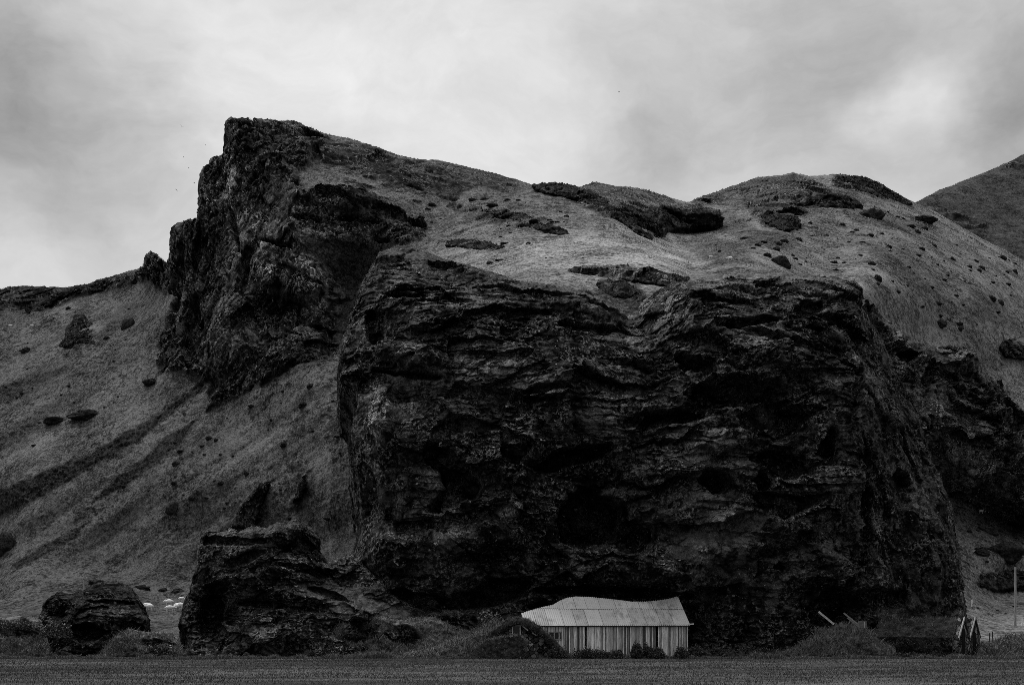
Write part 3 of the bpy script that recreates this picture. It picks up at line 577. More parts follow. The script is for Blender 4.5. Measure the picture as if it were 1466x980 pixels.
# ------------------------------------------------------------------ small mesh builder
class MB:
    def __init__(s): s.v = []; s.f = []; s.t = []
    def quadbox(s, c8, tone=1.0):
        b = len(s.v); s.v += [tuple(p) for p in c8]; s.t += [tone] * 8
        s.f += [tuple(b + i for i in q) for q in ((0, 3, 2, 1), (4, 5, 6, 7), (0, 1, 5, 4), (1, 2, 6, 5), (2, 3, 7, 6), (3, 0, 4, 7))]
    def box(s, x0, x1, y0, y1, z0, z1, tone=1.0):
        s.quadbox([(x0, y0, z0), (x1, y0, z0), (x1, y1, z0), (x0, y1, z0), (x0, y0, z1), (x1, y0, z1), (x1, y1, z1), (x0, y1, z1)], tone)
    def beam(s, p, q, w, d, tone=1.0):
        p = Vector(p); q = Vector(q); a = (q - p).normalized(); u = a.cross(Vector((0, 1, 0)))
        if u.length < .05: u = Vector((1, 0, 0))
        u.normalize(); v = a.cross(u).normalized(); u *= w / 2; v *= d / 2
        s.quadbox([p - u - v, p + u - v, p + u + v, p - u + v, q - u - v, q + u - v, q + u + v, q - u + v], tone)
    def tube(s, p, q, r0, r1, n=8, tone=1.0):
        p = Vector(p); q = Vector(q); a = (q - p).normalized(); u = a.orthogonal().normalized(); v = a.cross(u); b = len(s.v)
        for c, r in ((p, r0), (q, r1)):
            for k in range(n):
                t = 2 * math.pi * k / n; s.v.append(tuple(c + u * (r * math.cos(t)) + v * (r * math.sin(t)))); s.t.append(tone)
        for k in range(n): s.f.append((b + k, b + (k + 1) % n, b + n + (k + 1) % n, b + n + k))
        s.f.append(tuple(range(b + n, b + 2 * n))); s.f.append(tuple(range(b + n - 1, b - 1, -1)))
    def grid(s, fn, nu, nv, tone=1.0):
        b = len(s.v)
        for j in range(nv + 1):
            for i in range(nu + 1): s.v.append(tuple(fn(i / nu, j / nv))); s.t.append(tone)
        for j in range(nv):
            for i in range(nu): k = b + j * (nu + 1) + i; s.f.append((k, k + 1, k + nu + 2, k + nu + 1))
    def build(s, name, mat, parent=None, smooth=False):
        me = bpy.data.meshes.new(name); me.from_pydata(s.v, [], s.f); a = me.attributes.new('tone', 'FLOAT', 'POINT'); a.data.foreach_set('value', s.t)
        if smooth: me.polygons.foreach_set('use_smooth', [True] * len(me.polygons))
        me.materials.append(mat); o = bpy.data.objects.new(name, me); COL.objects.link(o)
        if parent: o.parent = parent
        return o
def toned(name, base, var=.4, scale=3, stretch=None, rough=.85, bump=0):
    M = MT(name, rough); n = M.noise(scale, 5, .65, stretch=stretch); M.color(M.math('MULTIPLY', M.attr('tone'), M.ramp(n, .3, .7, base * (1 - var), base * (1 + var))))
    if bump: M.bump(n, .6, bump)
    return M.m
WOOD = toned('weathered_planks', .44, .45, 5, (3, 3, .25), bump=.01)
WHITEWOOD = toned('pale_board', .38, .3, 6)
IRON = None
def iron():
    M = MT('corrugated_iron', .55, .4); a = M.noise(1.8, 6, .75, stretch=(1.2, .5, .5)); b = M.noise(.4, 4, .6)
    rust = M.math('MULTIPLY', M.ramp(a, .40, .66), M.ramp(b, .42, .58))
    M.color(M.math('MULTIPLY', M.attr('tone'), M.mix(rust, .40, .17))); return M.m
IRON = iron()
TURF = hill_material('roof_turf', .02, .085, .9, 2.0)
def stonewall():
    M = MT('dry_stone', .95); v = M.t.nodes.new('ShaderNodeTexVoronoi'); v.inputs['Scale'].default_value = 3.2; M.t.links.new(M.obj, v.inputs['Vector'])
    e = M.t.nodes.new('ShaderNodeTexVoronoi'); e.feature = 'DISTANCE_TO_EDGE'; e.inputs['Scale'].default_value = 3.2; M.t.links.new(M.obj, e.inputs['Vector'])
    sep = M.t.nodes.new('ShaderNodeSeparateColor'); M.t.links.new(v.outputs['Color'], sep.inputs[0])
    tone = M.math('POWER', sep.outputs[0], 2.2); n = M.noise(7, 4, .6)
    c = M.math('MULTIPLY', M.math('MULTIPLY_ADD', tone, .26, .03), M.ramp(n, .25, .7, .5, 1.2))
    edge = M.ramp(e.outputs['Distance'], .0, .09); M.color(M.math('MULTIPLY', c, edge)); M.bump(edge, .8, .12); return M.m
STONEW = stonewall()
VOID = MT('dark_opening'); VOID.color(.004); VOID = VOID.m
GLASSD = MT('dark_pane', .15, .5); GLASSD.color(.01); GLASSD = GLASSD.m

# ------------------------------------------------------------------ the barn
def barn():
    yaw = math.radians(12); L, DEP, EAVE, RISE = 14.0, 3.0, 2.80, 2.33
    right = Vector((14.8, 117.5, 0)); ax = Vector((math.cos(yaw), math.sin(yaw), 0))
    root = empty('barn', right - ax * L, yaw)
    tag(root, 'long weathered plank barn with rusty corrugated iron roof tucked under the rock', 'barn')
    # roof: two courses of corrugated sheets, cut to follow the rock it leans on
    prof_x = [0, .045, .20, .245, .30, .36, .45, .55, .64, .70, .78, .86, .94, 1.0]
    prof_t = [.38, .46, .66, .80, .93, .99, .98, .90, .82, .77, .78, .83, .91, 1.0]
    top = lambda u: float(np.interp(u, prof_x, prof_t))
    rnd = random.Random(4)
    rf = MB(); x = -.12
    lap = .52; xs_end = L + .16
    for course in (0, 1):
        x = -.12
        while x < xs_end - .01:
            w = min(rnd.uniform(.95, 1.35), xs_end - x)
            if xs_end - x - w < .3: w = xs_end - x
            tn = rnd.uniform(.82, 1.1); lift = .012 * rnd.random() + (.018 if course else 0); x0 = x; n = max(8, int(w / .021))
            def fn(u, v, x0=x0, w=w, lift=lift, course=course):
                X = x0 + u * (w - .024); t1 = top(X / L)
                a, b = (-.07, min(lap - .004, t1)) if course == 0 else (min(lap + .004, t1 - .01), t1)
                t = a + (b - a) * v
                sag = .05 * math.sin(X * .8) * t
                return (X, DEP * t, EAVE + RISE * t + .020 * math.sin(X * 2 * math.pi / .17) + lift + sag)
            if course == 0 or top((x0 + w / 2) / L) > lap + .02: rf.grid(fn, n, 6, tn)
            x += w
    rf.build('roof', IRON, root)
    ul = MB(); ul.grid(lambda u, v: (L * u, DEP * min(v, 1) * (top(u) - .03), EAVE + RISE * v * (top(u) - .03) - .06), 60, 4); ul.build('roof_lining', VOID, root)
    fb = MB(); fb.box(-.1, L + .1, -.10, -.04, EAVE - .24, EAVE - .07, .12); fb.build('fascia', WOOD, root)
    gt = MB(); gt.beam((L - .05, -.25, EAVE - .06), (L + .42, -.22, EAVE - .03), .09, .09, 1.6); gt.build('gutter_end', WHITEWOOD, root)
    # plank front: loose boards of uneven width, some thin cover strips in front
    wl_ = MB(); x = .02; gaps = [(5.04, 5.16), (11.22, 11.38)]
    while x < L - .02:
        w = rnd.choice([.08, .10, .12, .15, .18, .24]); w = min(w, L - .02 - x)
        if any(a - w < x < b for a, b in gaps): x += .06; continue
        if 1.9 < x + w and x < 3.15: z0, z1 = None, None
        tn = rnd.choice([.18, .3, .5, .75, .95, 1.2, 1.5]) * rnd.uniform(.85, 1.15); dy = rnd.uniform(0, .05)
        if 2.0 < x + w and x < 3.0:
            wl_.box(x, x + w - .018, dy, dy + .03, -.1, 1.5, tn); wl_.box(x, x + w - .018, dy, dy + .03, 2.12, EAVE - .1, tn)
        else: wl_.box(x, x + w - .018, dy, dy + .03, -.1, EAVE - .1, tn)
        if rnd.random() < .30: wl_.box(x + w - .05, x + w + .015, -.035 + dy * .2, -.004, -.1, EAVE - .12, rnd.choice([1.2, 1.45, 1.6]))
        x += w
    wl_.build('plank_wall', WOOD, root)
    bk = MB(); bk.box(0, L, .12, .16, -.1, EAVE - .12); bk.box(L - .06, L - .02, .17, 5, -.1, EAVE - .1); bk.box(.02, .06, .17, 5, -.1, EAVE - .3); bk.build('inner_wall', VOID, root)  # near-black backing stands in for the unlit inside; end walls share it
    ge = MB(); b = len(ge.v); ge.v += [(L - .01, 0, EAVE - .1), (L - .01, DEP, EAVE - .1), (L - .01, DEP, EAVE + RISE - .12), (L - .05, 0, EAVE - .1), (L - .05, DEP, EAVE - .1), (L - .05, DEP, EAVE + RISE - .12)]
    ge.t += [.5] * 6; ge.f += [(0, 1, 2), (5, 4, 3), (0, 3, 4, 1), (1, 4, 5, 2), (2, 5, 3, 0)]; ge.build('gable_end', WOOD, root)
    wi = MB()
    for (x0, x1, z0, z1) in ((1.95, 3.05, 2.08, 2.16), (1.95, 3.05, 1.46, 1.54), (1.95, 2.03, 1.54, 2.08), (2.97, 3.05, 1.54, 2.08)): wi.box(x0, x1, -.05, .02, z0, z1, .5)
    wf = wi.build('window', WOOD, root); pn = MB(); pn.box(2.04, 2.96, .06, .08, 1.55, 2.07); pn.build('pane', GLASSD, wf)
barn()

# ------------------------------------------------------------------ turf hut in front of the barn
def turf_strip(fn, nu, nv, amp, parent, name, seed):
    """turf sheet from a parametric surface, roughened"""
    V = np.array([fn(i / nu, j / nv) for j in range(nv + 1) for i in range(nu + 1)], np.float32)
    n = .9 * fbm(V, .9, 3, .6, off=seed) + .5 * fbm(V, .25, 2, .6, off=seed + 3)
    V[:, 2] += amp * n; V[:, 1] -= amp * .7 * n
    k = np.arange((nv + 1) * (nu + 1)).reshape(nv + 1, nu + 1); q = np.stack([k[:-1, :-1], k[:-1, 1:], k[1:, 1:], k[1:, :-1]], -1).reshape(-1, 4)
    return mesh_from(name, V, q, TURF, True, {'rock': np.zeros(len(V)), 'tone': np.ones(len(V))}, parent)
def lx(px, D): return (px - CX) / F * D
def lz(py, D): return CZ + (HY - py) / F * D
GRASS_ON = []
def hut():
    D = 113.4
    root = empty('turf_hut', (0, D, 0)); tag(root, 'low turf roofed stone hut with a small pale framed window left of the barn', 'hut')
    out = [(672, 944), (682, 926), (698, 906), (714, 892), (728, 885), (742, 883), (757, 886), (772, 896), (790, 911), (806, 928), (816, 944)]
    oX = [lx(p, D) for p, _ in out]; oZ = [lz(y, D) for _, y in out]
    cs = np.linspace(0, 1, len(out))
    def arch(s, inset=0.0):
        x = float(np.interp(s, cs, oX)); z = float(np.interp(s, cs, oZ)); c = (oX[0] + oX[-1]) / 2
        return c + (x - c) * (1 - inset * .20), z * (1 - inset * .17) - .02
    def roof(u, v):
        # front lip underside -> lip face -> outer skin running back
        if v < .12: x, z = arch(u, 1); return (x, .55 - .5 * v / .12, z)
        if v < .3: k = (v - .12) / .18; x, z = arch(u, 1 - k); return (x, .05 - .12 * math.sin(k * math.pi), z)
        k = (v - .3) / .7; x, z = arch(u, 0); return (x, .05 + 4.6 * k, z - .5 * k * k)
    r = turf_strip(roof, 110, 70, .16, root, 'turf_roof', 2.0); GRASS_ON.append((r, 5200, .08, .22))
    w = MB(); n = 40
    for k in range(n):
        x0, z0 = arch(k / n, 1); x1, z1 = arch((k + 1) / n, 1)
        b = len(w.v); w.v += [(x0, .5, -.2), (x1, .5, -.2), (x1, .5, z1 + .12), (x0, .5, z0 + .12)]; w.t += [1] * 4; w.f.append((b, b + 1, b + 2, b + 3))
    w.build('stone_wall', STONEW, root)
    fx0, fx1, fz0, fz1 = lx(733, D), lx(745.5, D), lz(908.5, D), lz(894, D)
    wi = MB(); t = .085
    for (a, b, c, d) in ((fx0, fx1, fz1 - t, fz1), (fx0, fx1, fz0, fz0 + t), (fx0, fx0 + t, fz0 + t, fz1 - t), (fx1 - t, fx1, fz0 + t, fz1 - t)): wi.box(a, b, .38, .47, c, d, 1.3)
    wf = wi.build('window', WHITEWOOD, root); pn = MB(); pn.box(fx0 + t, fx1 - t, .43, .45, fz0 + t, fz1 - t); pn.build('pane', GLASSD, wf)
    bb = MB(); P = lambda px, py: (lx(px, D), .3, lz(py, D))
    bb.beam(P(732.5, 891), P(744, 891), .11, .06, 1.0); bb.build('barge_board', WHITEWOOD, root)
    bb = MB(); bb.beam(P(743.8, 891.3), P(756, 902), .10, .06, 1.25); bb.build('barge_board', WHITEWOOD, root)
    bb = MB(); bb.beam(P(762, 905), P(768, 909), .08, .06, .9); bb.build('barge_board', WHITEWOOD, root)
    dr = MB(); dr.box(lx(739.5, D), lx(750, D), -.75, -.6, -.1, lz(914, D), .05); dr.build('door', WOOD, root)
    # turf shoulder and porch wall below the window
    def porch(u, v):
        x = lx(676 + u * 78, D); zt = float(np.interp(u, [0, .25, .6, .85, 1], [lz(930, D), lz(917, D), lz(911, D), lz(909.5, D), lz(917, D)]))
        if v < .6: return (x, -.9 + .25 * v, zt * v / .6 - .1 * (1 - v))
        k = (v - .6) / .4; return (x, -.75 + 1.2 * k, zt + .06 * k)
    p = turf_strip(porch, 70, 40, .14, root, 'turf_porch', 9.0); GRASS_ON.append((p, 3400, .10, .24))
    sw = MB(); sw.box(lx(751, D), lx(768, D), -.7, -.35, -.1, lz(921, D)); sw.build('porch_wall', STONEW, root)
hut()

# ------------------------------------------------------------------ twin gabled long turf hut at the right
def twin():
    al = math.radians(50); D0 = 116.2
    org = Vector((lx(1371.5, D0), D0, 0)); root = empty('turf_hut', org, al)
    tag(root, 'long turf roofed hut with twin pointed stone gables at the right end of the rock', 'hut')
    W, HT, EV, LEN = 2.35, 3.28, 1.55, 8.4
    # local x runs along the gables (right and away), local y runs back along the ridges
    for i in (0, 1):
        x0 = i * W
        g = MB(); pts = [(x0 - (.12 if i == 0 else 0), -.1), (x0 + W + (.12 if i else 0), -.1), (x0 + W, EV), (x0 + W * .58, HT), (x0 + W * .42, HT), (x0, EV)]
        b = len(g.v); g.v += [(x, 0, z) for x, z in pts] + [(x, .45, z) for x, z in pts]; g.t += [1] * 12
        g.f += [tuple(range(6)), tuple(range(11, 5, -1))] + [(k, k + 6, (k + 1) % 6 + 6, (k + 1) % 6) for k in range(6)]
        g.build('gable', STONEW, root)
        bb = MB(); a = (x0 + W * .5, -.08, HT + .06)
        bb.beam(a, (x0 - .02, -.08, EV + .05), .16, .07, 1.15)
        bb.build('barge_board', WHITEWOOD, root)
        b2 = MB(); b2.beam((x0 + W * .52, -.07, HT), (x0 + W + .02, -.07, EV), .14, .05, .1); b2.build('barge_board', WOOD, root)
        d = MB(); d.box(x0 + W * .36, x0 + W * .60, -.03, .02, -.1, 2.35 if i == 0 else 2.0, .03); d.build('door', WOOD, root)
    def roof(u, v):
        # cross section over both ridges
        sec = [(-.42, .95), (-.2, EV + .05), (W * .5, HT + .02), (W, EV + .2), (W * 1.5, HT + .02), (W * 2 + .2, EV + .05), (W * 2 + .5, .3)]
        x = float(np.interp(u, np.linspace(0, 1, 7), [p[0] for p in sec])); z = float(np.interp(u, np.linspace(0, 1, 7), [p[1] for p in sec]))
        return (x, .35 + (LEN - .35) * v, z * (1 - .10 * v ** 4) + .02 * math.sin(v * 20))
    r = turf_strip(roof, 90, 110, .12, root, 'turf_roof', 5.0); GRASS_ON.append((r, 8000, .08, .25))
    w = MB(); w.grid(lambda u, v: (-.30 - .35 * (1 - v), .3 + (LEN - .3) * u, -.1 + 1.75 * v), 40, 6); V = np.array(w.v, np.float32); nz = fbm(V, .6, 3, .6); V[:, 0] -= .25 * nz; mesh_from('side_wall', V, np.array(w.f[:240], np.int32), TURF, True, {'rock': np.full(len(V), .8), 'tone': np.full(len(V), .5)}, root)
twin()

# ------------------------------------------------------------------ where a point of the hillside stands
def hill_at(px, py, lift=0.0):
    D = float(HILL_C(np.array([px], float), np.array([py], float))[0]); return at(px, py, D), D
hv = np.empty(len(hills.data.vertices) * 3, np.float32); hills.data.vertices.foreach_get('co', hv); hv = hv.reshape(-1, 3)
hpx = CX + hv[:, 0] / hv[:, 1] * F; hpy = HY - (hv[:, 2] - CZ) / hv[:, 1] * F
def hill_pt(px, py):
    """the built hill surface nearest to the camera along this direction"""
    m = np.where((np.abs(hpx - px) < 2.2) & (np.abs(hpy - py) < 2.2))[0]
    if len(m) == 0: return hill_at(px, py)[0]
    return Vector(hv[m[np.argmin(hv[m, 1])]].tolist())

# ------------------------------------------------------------------ boulders on the slopes
def ico(sub):
    bm = bmesh.new(); bmesh.ops.create_icosphere(bm, subdivisions=sub, radius=1); V = np.array([v.co[:] for v in bm.verts], np.float32); Fc = np.array([[v.index for v in f.verts] for f in bm.faces], np.int32); bm.free(); return V, Fc
ICO3 = ico(4)
def boulder_mesh(seed, sx, sy, sz, amp=.5):
    V, Fc = ICO3; V = V.copy()
    r = 1 + amp * (fbm(V, 1.1, 4, .6, off=seed * 3.7) + .5 * fbm(V, .7, 3, .5, True, off=seed)) + .25 * (cells(V, .7, off=seed)[0] - .5)
    V = V * r[:, None]; V[:, 2] -= .12
    return V * np.array([sx, sy, sz], np.float32), Fc
def boulder(px, py, w, h, label, group=None, seed=None, cat='boulder', amp=.75):
    p = hill_pt(px, py + h * .25); sc = p.y / F
    seed = seed if seed is not None else random.random() * 40
    V, Fc = boulder_mesh(seed, w * sc * .5, max(w, h) * sc * random.uniform(.3, .5), h * sc * random.uniform(.4, .7), amp)
    o = mesh_from('boulder', V, Fc, STONE, True); o.location = p; o.rotation_euler = (0, 0, random.uniform(-.4, .4))
    return tag(o, label, cat, group)
for (px, py, w, h, lab) in [
    
    (184, 461, 18, 16, 'dim rock knob on the left slope nearer the crag'),
    (37, 498, 15, 9, 'small dark rock alone on the left slope under the ridge band'),
    (122, 589, 38, 16, 'wide dark boulder lying across the middle of the left slope'),
    (78, 597, 26, 12, 'flat dark boulder just left of the wide one on the left slope'),
    (216, 543, 20, 9, 'dark boulder pair at the foot of the crag'),
    (246, 724, 16, 13, 'round dark boulder alone on the lower left slope'),
    (12, 772, 26, 30, 'dark rounded clump at the left edge of the lower slope'),
    (139, 832, 18, 10, 'tilted slab perched on the hump backed left rock'),
    (205, 838, 20, 8, 'low dark boulder behind the gap, first of the row'), (232, 841, 12, 8, 'low dark boulder behind the gap, in the middle of the row'), (254, 843, 16, 7, 'low dark boulder behind the gap, last of the row'),
    (1117, 372, 24, 16, 'dark jagged boulder at the foot of the right hand hill just above the great rock'),
    (1247, 304, 30, 12, 'wide dark boulder near the top of the right hand hill'),
    (1322, 311, 28, 11, 'flat dark boulder on the skyline shoulder of the right hand hill'),
    (1258, 397, 11, 8, 'round dark boulder alone on the right hand slope above the cliff'),
    (1348, 463, 14, 8, 'small dark boulder just above the cliff edge'),
    (1440, 786, 44, 18, 'big dark boulder on the lower right slope'),
    (1408, 786, 18, 14, 'pointed dark boulder just left of the big one on the lower right slope'),
    (1462, 838, 20, 16, 'dark boulder at the right edge beside the utility pole'),
    
    (675, 388, 12, 7, 'small black boulder on the pale plateau'), ]:
    boulder(px, py, w, h, lab)
rb = random.Random(3)
def scatter(n, poly, wr, label, group):
    P = np.array(poly); k = 0
    while k < n:
        x = rb.uniform(P[:, 0].min(), P[:, 0].max()); y = rb.uniform(P[:, 1].min(), P[:, 1].max())
        if sdist(np.array([x]), np.array([y]), poly)[0][0] < 0: continue
        w = wr[0] + (wr[1] - wr[0]) * rb.random() ** 2.2
        boulder(x, y, w, w * rb.uniform(.35, .65), label, group, amp=.8); k += 1
scatter(140, [(1000, 310), (1100, 335), (1200, 300), (1300, 300), (1466, 380), (1466, 470), (1380, 480), (1240, 395), (1100, 375), (1010, 385)], (2.2, 11), 'small dark stone dotting the grassy right hand hill', 'small stones on the right hand hill')
scatter(60, [(430, 540), (480, 545), (490, 740), (330, 740), (200, 720), (120, 700), (280, 610)], (3, 10), 'small dark tussock stone on the slope below the crag', 'small stones on the slope below the crag')
scatter(26, [(0, 460), (150, 425), (220, 430), (210, 520), (120, 620), (0, 680)], (3, 9), 'small dark stone on the smooth far left slope', 'small stones on the far left slope')
scatter(34, [(640, 260), (760, 275), (880, 340), (820, 380), (660, 375), (600, 320), (520, 250)], (3, 12), 'small dark stone on the slope behind the peak', 'small stones on the slope behind the peak')
scatter(26, [(1385, 720), (1460, 750), (1460, 880), (1390, 870)], (4, 12), 'small dark stone on the rough lower right slope', 'small stones on the lower right slope')

for k in range(46):
    px = rb.choice([rb.uniform(265, 640), rb.uniform(265, 640), rb.uniform(1000, 1130), rb.uniform(50, 210)]); D = rb.uniform(114.4, 117); w = .25 + .9 * rb.random() ** 2
    V, Fc = boulder_mesh(k * 1.7, w * .6, w * .5, w * .5, .8); o = mesh_from('boulder', V, Fc, STONE, True); o.location = on_ground(px, D, .05); o.rotation_euler = (0, 0, rb.uniform(0, 6)); tag(o, 'fallen stone lying in the rough grass at the foot of the rocks', 'boulder', 'fallen stones at the foot of the rocks')

# ------------------------------------------------------------------ poles and posts
POLE = toned('pole_wood', .30, .4, 4, (3, 3, .3))
def pole(px, ptop, pbase, D, r, arms, label):
    x = lx(px, D); z0 = lz(pbase, D); z1 = lz(ptop, D)
    root = empty('utility_pole', (x, D, z0)); tag(root, label, 'utility pole')
    m = MB(); m.tube((0, 0, -.5), (0, 0, z1 - z0), r * 1.15, r * .85, 10); m.build('pole', POLE, root)
    if arms:
        a = MB(); a.box(-.62, .62, -.06 - r, .04 - r, z1 - z0 - .85, z1 - z0 - .68); a.build('crossarm', POLE, root)
        for k in (-.5, 0, .5):
            i = MB(); i.tube((k, -r, z1 - z0 - .68), (k, -r, z1 - z0 - .42), .06, .05, 8, 1.5); i.build('insulator', POLE, root)
pole(120, 821, 886, 236, .14, True, 'thin utility pole with a crossarm standing behind the hump backed left rock')
p = hill_pt(1454, 893); pole(1453.5, 811, 894, p.y, .15, False, 'bare pale utility pole at the right edge of the photo')
m = MB()
def post(px, ptop, pbase, D, w, label, group, tone=.6):
    m = MB(); z0 = lz(pbase, D); m.beam((0, 0, -.3), (.03, 0, lz(ptop, D) - z0), w, w, tone)
    o = m.build('fence_post', POLE); o.location = (lx(px, D), D, z0); tag(o, label, 'post', group)
for px, t, b, tn, lab in [(1391, 858, 866, 2.5, 'pale short fence post on the slope just right of the great rock'), (1463.5, 884, 893, 2.5, 'pale fence post beside the foot of the right utility pole')]:
    q = hill_pt(px, b); post(px, t, b, q.y, .16, lab, 'fence posts on the right', tn)
for px, t, b, lab in [(1416.5, 905, 915, 'left of two dark fence posts behind the right bank'), (1420.5, 903, 915, 'right of two dark fence posts behind the right bank')]:
    post(px, t, b, 119.5, .07, lab, 'fence posts on the right', .15)

# ------------------------------------------------------------------ loose boards by the mound
def board(p, q, D0, D1, w, t, label, tone=1.0):
    m = MB(); a = at(p[0], p[1], D0); b = at(q[0], q[1], D1); c = (a + b) / 2; m.beam(a - c, b - c, w, t, tone)
    o = m.build('board', WHITEWOOD); o.location = c; return tag(o, label, 'board', 'loose boards by the mound')
board((1172, 875), (1194, 893), 117.6, 116.9, .17, .05, 'pale straight board jutting up from the mound', .8)
board((1208, 877), (1232, 896), 117.6, 116.6, .13, .05, 'longer of two splintered grey boards leaning on the mound', .4)
board((1213, 884), (1230, 897), 117.3, 116.4, .10, .05, 'shorter of two splintered grey boards leaning on the mound', .3)
m = MB(); m.box(-.33, .33, -.04, .04, -.28, .28, .28); m.box(-.36, -.29, -.06, -.041, -.3, .3, .4); m.box(.1, .16, -.06, -.041, -.3, .22, .8)
o = m.build('hatch', WHITEWOOD); o.location = at(1235, 893, 116.4); o.rotation_euler = (math.radians(-8), 0, 0); tag(o, 'small square grey hatch leaning against the mound', 'hatch')

# ------------------------------------------------------------------ sheep
WOOL = simple('wool', .55, .8, 8)
def sheep_mesh():
    bm = bmesh.new(); dl = None
    def ell_(c, r):
        mt = Matrix.Translation(c) @ Matrix.Diagonal((*r, 1)); bmesh.ops.create_icosphere(bm, subdivisions=2, radius=1, matrix=mt)
    ell_((0, 0, .62), (.52, .26, .29)); ell_((.46, 0, .66), (.2, .17, .2)); ell_((.66, 0, .62), (.17, .09, .10)); ell_((-.5, 0, .6), (.1, .06, .12))
    for x in (.3, -.3):
        for y in (.12, -.12): bmesh.ops.create_cone(bm, cap_ends=True, segments=6, radius1=.035, radius2=.06, depth=.42, matrix=Matrix.Translation((x, y, .21)))
    me = bpy.data.meshes.new('sheep'); bm.to_mesh(me); bm.free(); me.materials.append(WOOL)
    o = bpy.data.objects.new('sheep', me); COL.objects.link(o)
    md = o.modifiers.new('r', 'REMESH'); md.mode = 'VOXEL'; md.voxel_size = .035; md.use_smooth_shade = True
    return o
sh0 = sheep_mesh(); dg = bpy.context.evaluated_depsgraph_get(); me2 = bpy.data.meshes.new_from_object(sh0.evaluated_get(dg)); sh0.modifiers.clear(); sh0.data = me2
first = True
for (px, py, rz, sc, lab) in [
    (212, 868, 0, 1.0, 'leftmost white sheep grazing in the gap, head to head with another'), (217, 870, 3.3, 1.0, 'white sheep just right of the leftmost one in the gap'), (241.5, 863.5, 3.0, 1.1, 'white sheep standing higher up the slope than the others in the gap'),
    (242, 873, .3, 1.1, 'white sheep lowest in the gap, closest to the pale field'), (253, 870.5, .5, .9, 'smaller white sheep second from the right in the gap'), (257.5, 869, 2.9, 1.1, 'rightmost white sheep in the gap, against the broad rock'), (258, 857, 0, .7, 'dim small sheep highest in the gap near the broad rock'),
    (1413, 729, 0, .9, 'white sheep on the shaded slope under the right cliff'), (1405, 730.5, .2, .6, 'tiny sheep left of the white one under the right cliff'),
    (1018, 367, .2, .5, 'left of two white sheep in the turf bowl above the great rock'), (1043, 371, 2.9, .65, 'right of two white sheep in the turf bowl above the great rock'), (13, 465.5, 0, .7, 'white sheep at the left edge under the ridge'), (45, 465, 3, .6, 'white sheep high on the left slope, right of another')]:
    o = sh0 if first else sh0.copy()
    if not first: COL.objects.link(o)
    first = False
    q = hill_pt(px, py + 2); o.location = q + Vector((0, -.4, 0)); o.rotation_euler = (0, 0, rz); o.scale = (sc * 1.25,) * 3; tag(o, lab, 'sheep', 'sheep on the slopes')

# ------------------------------------------------------------------ birds
BIRD = MT('bird'); BIRD.color(.05); BIRD = BIRD.m
def bird_mesh(flap):
    V = [(-.35, 0, 0), (-.1, .07, .03), (-.1, -.07, .03), (.2, .05, .02), (.2, -.05, .02), (.38, 0, .03), (-.1, 0, -.08), (.2, 0, -.08),
         (.05, .5, flap), (-.08, .5, flap), (-.12, 1.0, flap * .6), (.05, -.5, flap), (-.08, -.5, flap), (-.12, -1.0, flap * .6)]
    Fc = [(0, 1, 2), (1, 3, 4, 2), (3, 5, 4), (0, 6, 1), (0, 2, 6), (1, 6, 7, 3), (2, 4, 7, 6), (3, 7, 5), (4, 5, 7), (3, 1, 9, 8), (8, 9, 10), (4, 11, 12, 2), (11, 13, 12)]
    me = bpy.data.meshes.new('bird'); me.from_pydata(V, [], Fc); me.materials.append(BIRD); return me
bms = [bird_mesh(.35), bird_mesh(-.2)]
for i, (px, py, D, rz, rx, lab) in enumerate([(260, 181, 330, 2, .5, 'dark seabird flying farthest up and left of the peak'), (294, 207, 330, 1.2, .7, 'dark seabird banking closest to the peak'), (263, 225, 340, .2, .3, 'faint seabird gliding left of the peak, third from the top'), (270, 240, 350, .2, .3, 'tiny seabird between the upper and lower birds'), (278, 262, 330, .4, .4, 'seabird flying close beside the cliff edge'), (253, 272, 330, 2.4, .6, 'lowest seabird gliding left of the cliff edge'), (886, 132, 340, .5, .4, 'lone bird high over the middle of the ridge')]):
    o = bpy.data.objects.new('bird', bms[i % 2]); COL.objects.link(o); o.location = at(px, py, D); o.rotation_euler = (rx, 0, rz); o.scale = (.55,) * 3; tag(o, lab, 'bird', 'seabirds by the cliff' if i < 6 else None)

# ------------------------------------------------------------------ bushes and leafy plants
def leaf_material(name, lo, hi):
    M = MT(name, .7, .2); M.color(M.math('MULTIPLY_ADD', M.attr('tone'), hi - lo, lo)); return M.m
LEAF = leaf_material('bush_leaf', .012, .07); PALELEAF = leaf_material('pale_leaf', .02, .38); BLADE = leaf_material('grass_blade', .03, .26); FBLADE = leaf_material('field_blade', .025, .15)
STEM = toned('stem', .03, .3, 5)
def leaves(n, rx, ry, rz, size, rng, power=1.5, shape=None):
    d = rng.normal(size=(n, 3)); d /= np.linalg.norm(d, axis=1)[:, None]; d[:, 2] = np.abs(d[:, 2])
    rr = rng.random(n) ** (1 / 3) * (.72 + .5 * fbm(d.astype(np.float32), .5, 3, .6, off=float(rng.random() * 30)))
    c = d * rr[:, None] * np.array([rx, ry, rz]); s = size * rng.uniform(.6, 1.4, n)[:, None]
    a = rng.normal(size=(n, 3)); a /= np.linalg.norm(a, axis=1)[:, None]; b = np.cross(a, rng.normal(size=(n, 3))); b /= np.linalg.norm(b, axis=1)[:, None]
    V = np.stack([c - a * s, c + b * s * .45, c + a * s, c - b * s * .45], 1).reshape(-1, 3); Fc = np.arange(4 * n).reshape(n, 4)
    t = np.repeat(rng.random(n) ** power, 4); return V, Fc, t
